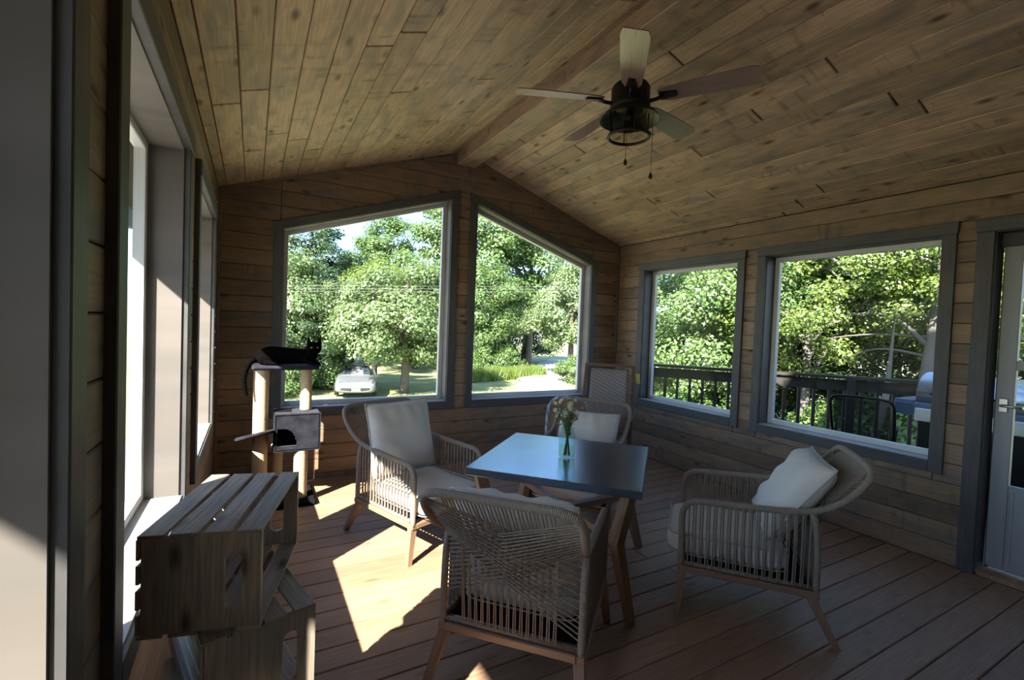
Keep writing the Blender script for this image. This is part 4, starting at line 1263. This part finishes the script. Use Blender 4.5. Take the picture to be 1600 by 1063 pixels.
kind('neardark', 9, 90, (2.4, 2.4, 2.2), .5, 36000, .085, 'leaf_b', 3.6, .12)

def tree(name, key, loc, sc, rz, label, cat='tree', group=None, base=GZ - .1):
    """loc is the crown centre; the trunk is stretched to reach the ground"""
    cm_, tm_, h = VAR[key]
    s = sc if isinstance(sc, tuple) else (sc, sc, sc)
    r = empty(name, (loc[0], loc[1], base), rz); tag(r, label, cat, group)
    cz = loc[2] - base
    c = bpy.data.objects.new('crown', cm_); C.objects.link(c); c.parent = r; c.location = (0, 0, cz); c.scale = s; c['kind'] = 'stuff'
    t = bpy.data.objects.new('trunk', tm_); C.objects.link(t); t.parent = r; t.scale = (s[0], s[1], cz / h); t.location = (0, 0, cz)
    return r

G1 = 'trees beyond the lawn'
tree('orchard_tree', 'orchard', (6.95, 23.0, 1.95), (1.20, 1.0, 1.05), .4, 'spreading silvery green tree with forked trunk beside the parked car', group=G1)
tree('orchard_tree', 'orchard', (4.4, 25.6, 1.75), (.72, .75, .85), 2.1, 'smaller silvery green tree leaning over the parked car', group=G1)
tree('leafy_tree', 'orchard', (1.6, 26.0, 2.3), (.95, .95, 1.1), 1.2, 'silvery tree behind the cat, beside the window frame', group=G1)
tree('leafy_tree', 'neardark', (2.2, 24.6, -.1), (1.0, 1.0, .8), .2, 'dark bushy tree low behind the cat', group=G1)
tree('dark_tree', 'dark', (3.9, 36.5, 4.0), (1.05, 1.05, 1.05), .9, 'round dark crowned tree towering over the cat', group=G1)
tree('dark_tree', 'dark', (7.6, 41.0, 3.0), (.9, .9, .85), 2.9, 'dark tree in the dip of the skyline', group=G1)
tree('lime_tree', 'lime', (7.4, 31.5, 3.0), (.95, .95, 1.0), .3, 'bright lime green tree in the middle distance', group=G1)
tree('poplar', 'poplar', (10.4, 40.5, 6.2), (1.1, 1.1, 1.02), 0, 'tall slim tree whose tip pierces the skyline', group=G1)
tree('poplar', 'poplar', (13.9, 37.5, 7.0), (1.15, 1.15, 1.15), 1.9, 'tallest slim tree, cut by the window mullion', group=G1)
tree('poplar', 'poplar', (8.9, 42.0, 5.0), (.9, .9, .95), 2.7, 'slim tree a step lower than its neighbour on the skyline', group=G1)
tree('leafy_tree', 'maple', (11.2, 35.0, 3.2), 1.05, .5, 'broad green tree below the slim skyline trees', group=G1)
tree('leafy_tree', 'maple', (-1.2, 34.0, 3.6), 1.1, 1.5, 'broad green tree half hidden by the corner of the room', group=G1)
tree('leafy_tree', 'maple', (17.6, 35.5, 6.8), (1.45, 1.35, 1.45), .2, 'big green tree filling the top of the gable window beside the mullion', group=G1)
tree('leafy_tree', 'maple', (14.6, 32.0, 2.6), (1.0, 1.0, 1.05), 2.4, 'green tree behind the tall grass at the edge of the lawn', group=G1)
tree('leafy_tree', 'orchard', (19.4, 35.6, 3.2), (1.0, 1.0, 1.1), 1.0, 'pale tree above the end of the gravel drive', group=G1)
tree('leafy_tree', 'maple', (21.6, 35.4, 6.6), (1.3, 1.2, 1.4), 3.0, 'tall green tree over the far bend of the gravel drive', group=G1)
tree('leafy_tree', 'orchard', (19.6, 26.4, 3.4), (1.15, 1.1, 1.25), 2.2, 'pale drooping tree at the roadside of the gravel drive', group=G1)
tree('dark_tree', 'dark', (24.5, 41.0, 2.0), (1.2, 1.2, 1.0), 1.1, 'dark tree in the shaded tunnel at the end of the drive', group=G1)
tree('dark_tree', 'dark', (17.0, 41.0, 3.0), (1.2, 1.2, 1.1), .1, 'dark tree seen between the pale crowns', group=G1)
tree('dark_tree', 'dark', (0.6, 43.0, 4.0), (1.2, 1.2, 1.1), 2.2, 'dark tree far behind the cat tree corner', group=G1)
for x, y_, z, s, rz, lb in ((14.4, 30.0, -1.2, 1.1, 0, 'low bush in the long grass beside the drive'), (16.3, 30.6, -1.15, 1.25, 1.3, 'rounded bush nearest the shaded end of the drive'), (12.6, 29.4, -1.3, 1.1, 2.2, 'low bush beside the window mullion'),
                         (1.3, 23.3, -1.3, 1.0, .4, 'low bush under the silvery trees behind the cat'), (3.4, 25.9, -1.1, 1.2, 1.9, 'bush directly behind the parked car'), (18.6, 24.2, -1.35, 1.0, 2.9, 'bush at the near roadside of the drive')):
    tree('bush', 'shrub', (x, y_, z), s, rz, lb, 'bush', 'bushes beyond the lawn')

G2 = 'trees close to the deck'
tree('broadleaf_tree', 'nearmaple', (11.2, 9.0, 2.1), (1.0, 1.0, 1.15), .3, 'dense green tree filling the window by the tall wooden chair', group=G2)
tree('broadleaf_tree', 'nearmaple', (13.2, 8.2, 3.2), (1.0, 1.0, 1.0), 1.7, 'dense green tree between the two side windows', group=G2)
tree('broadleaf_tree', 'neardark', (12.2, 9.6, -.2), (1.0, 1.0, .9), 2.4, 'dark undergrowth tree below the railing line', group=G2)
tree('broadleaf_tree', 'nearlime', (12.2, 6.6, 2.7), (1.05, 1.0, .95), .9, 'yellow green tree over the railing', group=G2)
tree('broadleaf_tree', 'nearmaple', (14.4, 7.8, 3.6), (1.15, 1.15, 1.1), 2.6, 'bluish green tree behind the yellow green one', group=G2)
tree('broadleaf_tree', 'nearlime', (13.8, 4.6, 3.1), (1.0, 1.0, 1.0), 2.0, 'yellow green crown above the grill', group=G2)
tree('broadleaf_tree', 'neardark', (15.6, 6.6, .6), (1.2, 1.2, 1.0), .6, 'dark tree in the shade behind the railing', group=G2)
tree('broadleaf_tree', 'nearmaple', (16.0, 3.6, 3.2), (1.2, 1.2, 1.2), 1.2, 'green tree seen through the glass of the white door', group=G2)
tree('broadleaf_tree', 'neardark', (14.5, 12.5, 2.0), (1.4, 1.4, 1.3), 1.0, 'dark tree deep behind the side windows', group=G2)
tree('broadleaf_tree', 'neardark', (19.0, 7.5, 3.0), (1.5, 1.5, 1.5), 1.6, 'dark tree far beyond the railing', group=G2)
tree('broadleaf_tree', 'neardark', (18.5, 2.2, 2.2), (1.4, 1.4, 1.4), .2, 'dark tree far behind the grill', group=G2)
for x, y_, z, s, rz, lb in ((11.9, 5.6, -.9, 1.0, .5, 'bush seen through the balusters beside the sling chair'), (10.6, 8.0, -.9, 1.1, 1.6, 'bush seen through the balusters by the tall wooden chair'), (12.8, 3.6, -.8, 1.1, 2.5, 'bush behind the grill legs')):
    tree('bush', 'shrub', (x, y_, z), s, rz, lb, 'bush', 'bushes below the deck')

# long grass at the edge of the lawn
rg = np.random.default_rng(12); ng = 9000
gx = rg.uniform(12.2, 19.0, ng); gy = 27.6 + (gx - 12.2) * .22 + rg.normal(0, .45, ng); hh = rg.uniform(.35, .85, ng); an = rg.uniform(0, 6.28, ng); ln_ = rg.normal(0, .18, (ng, 2))
GV = np.zeros((ng, 3, 3)); GV[:, 0, 0] = gx - np.cos(an) * .025; GV[:, 0, 1] = gy - np.sin(an) * .025; GV[:, 1, 0] = gx + np.cos(an) * .025; GV[:, 1, 1] = gy + np.sin(an) * .025
GV[:, :2, 2] = GZ - .15; GV[:, 2, 0] = gx + ln_[:, 0]; GV[:, 2, 1] = gy + ln_[:, 1]; GV[:, 2, 2] = GZ - .1 + hh
gme = bpy.data.meshes.new('long_grass'); gme.vertices.add(ng * 3); gme.vertices.foreach_set('co', GV.reshape(-1)); gme.loops.add(ng * 3); gme.loops.foreach_set('vertex_index', np.arange(ng * 3))
gme.polygons.add(ng); gme.polygons.foreach_set('loop_start', np.arange(ng) * 3); gme.update(calc_edges=True); gme.validate(); gme.materials.append(M['leaf_c'])
lg = bpy.data.objects.new('long_grass', gme); C.objects.link(lg); tag(lg, 'long unmown grass between the lawn and the bushes by the drive', 'grass', kind='stuff')

# pale leaning trunk with bare boughs past the railing
lt = empty('leaning_trunk', (11.9, 4.25, GZ - .1)); tag(lt, 'pale leaning tree trunk with bare boughs rising behind the grill', 'tree')
T0 = Vector((0, 0, 0))
def tp(x, y_, z): return Vector((x - 11.9, y_ - 4.25, z - GZ + .1))
P = smooth([tp(11.9, 4.25, GZ - .2), tp(12.1, 4.22, -.4), tp(12.24, 4.20, .65), tp(12.37, 4.16, 1.9), tp(12.42, 4.12, 3.1), tp(12.5, 4.1, 4.6)], 4)
mb = MB(); mb.tube(P, .2, 10, rad=[.20 - .13 * i / (len(P) - 1) for i in range(len(P))]); mb.build('trunk', M['palebark'], lt)
rb = random.Random(3)
for (p0, p1, p2, r_) in ((tp(12.32, 4.17, 1.35), tp(11.9, 4.9, 2.05), tp(11.6, 6.2, 1.85), .055), (tp(12.37, 4.16, 2.0), tp(12.0, 4.8, 2.15), tp(11.9, 5.3, 2.0), .035), (tp(12.42, 4.12, 3.0), tp(12.2, 4.5, 3.25), tp(12.0, 4.9, 3.3), .05), (tp(12.45, 4.11, 3.4), tp(12.25, 4.6, 3.9), tp(12.0, 5.0, 3.95), .045),
                        (tp(12.3, 4.18, 1.2), tp(11.9, 5.0, 1.3), tp(11.4, 5.9, .8), .03), (tp(12.34, 4.17, 1.6), tp(11.8, 5.2, 1.6), tp(11.5, 7.1, 1.25), .03), (tp(11.7, 5.6, 1.9), tp(11.3, 6.6, 1.45), tp(11.2, 7.5, 1.1), .02)):
    B = smooth([p0, p1, p2], 6)
    mb = MB(); mb.tube(B, r_, 7, rad=[r_ * (1 - .75 * i / (len(B) - 1)) for i in range(len(B))])
    for k in range(5):
        q = B[rb.randint(4, len(B) - 1)]; e = q + Vector((rb.uniform(-.4, .1), rb.uniform(-.1, .8), rb.uniform(-.35, .25)))
        mb.tube([q, q.lerp(e, .5) + Vector((0, 0, .05)), e], .008, 5, rad=[r_ * .25, r_ * .18, .004])
    mb.build('bough', M['palebark'], lt)
st = empty('tree_trunk', (11.3, 4.72, GZ - .1)); tag(st, 'short grey tree trunk rising behind the sling chair', 'tree')
mb = MB(); P = smooth([(0, 0, -.1), (.05, 0, 1.2), (.22, -.1, 2.2), (.30, -.12, 2.9), (.22, -.2, 3.9)], 4); mb.tube(P, .15, 10, rad=[.13 - .12 * i / (len(P) - 1) for i in range(len(P))]); mb.build('trunk', M['palebark'], st)

# overhead wires across the lawn
for i, (z0, z1) in enumerate(((2.86, 3.41), (2.74, 3.29), (2.63, 3.17))):
    a, b = Vector((3.9, 19, z0)), Vector((12.0, 19, z1)); d = b - a
    p0, p1 = a - d * 1.5, b + d * 1.5
    mb = MB(); mb.tube([p0.lerp(p1, t) - Vector((0, 0, .0)) for t in (0, .25, .5, .75, 1)], .003, 5)
    tag(mb.build('overhead_wire', M['wire']), ('uppermost', 'middle', 'lowest')[i] + ' of the three pale wires strung before the trees', 'wire', 'overhead wires')
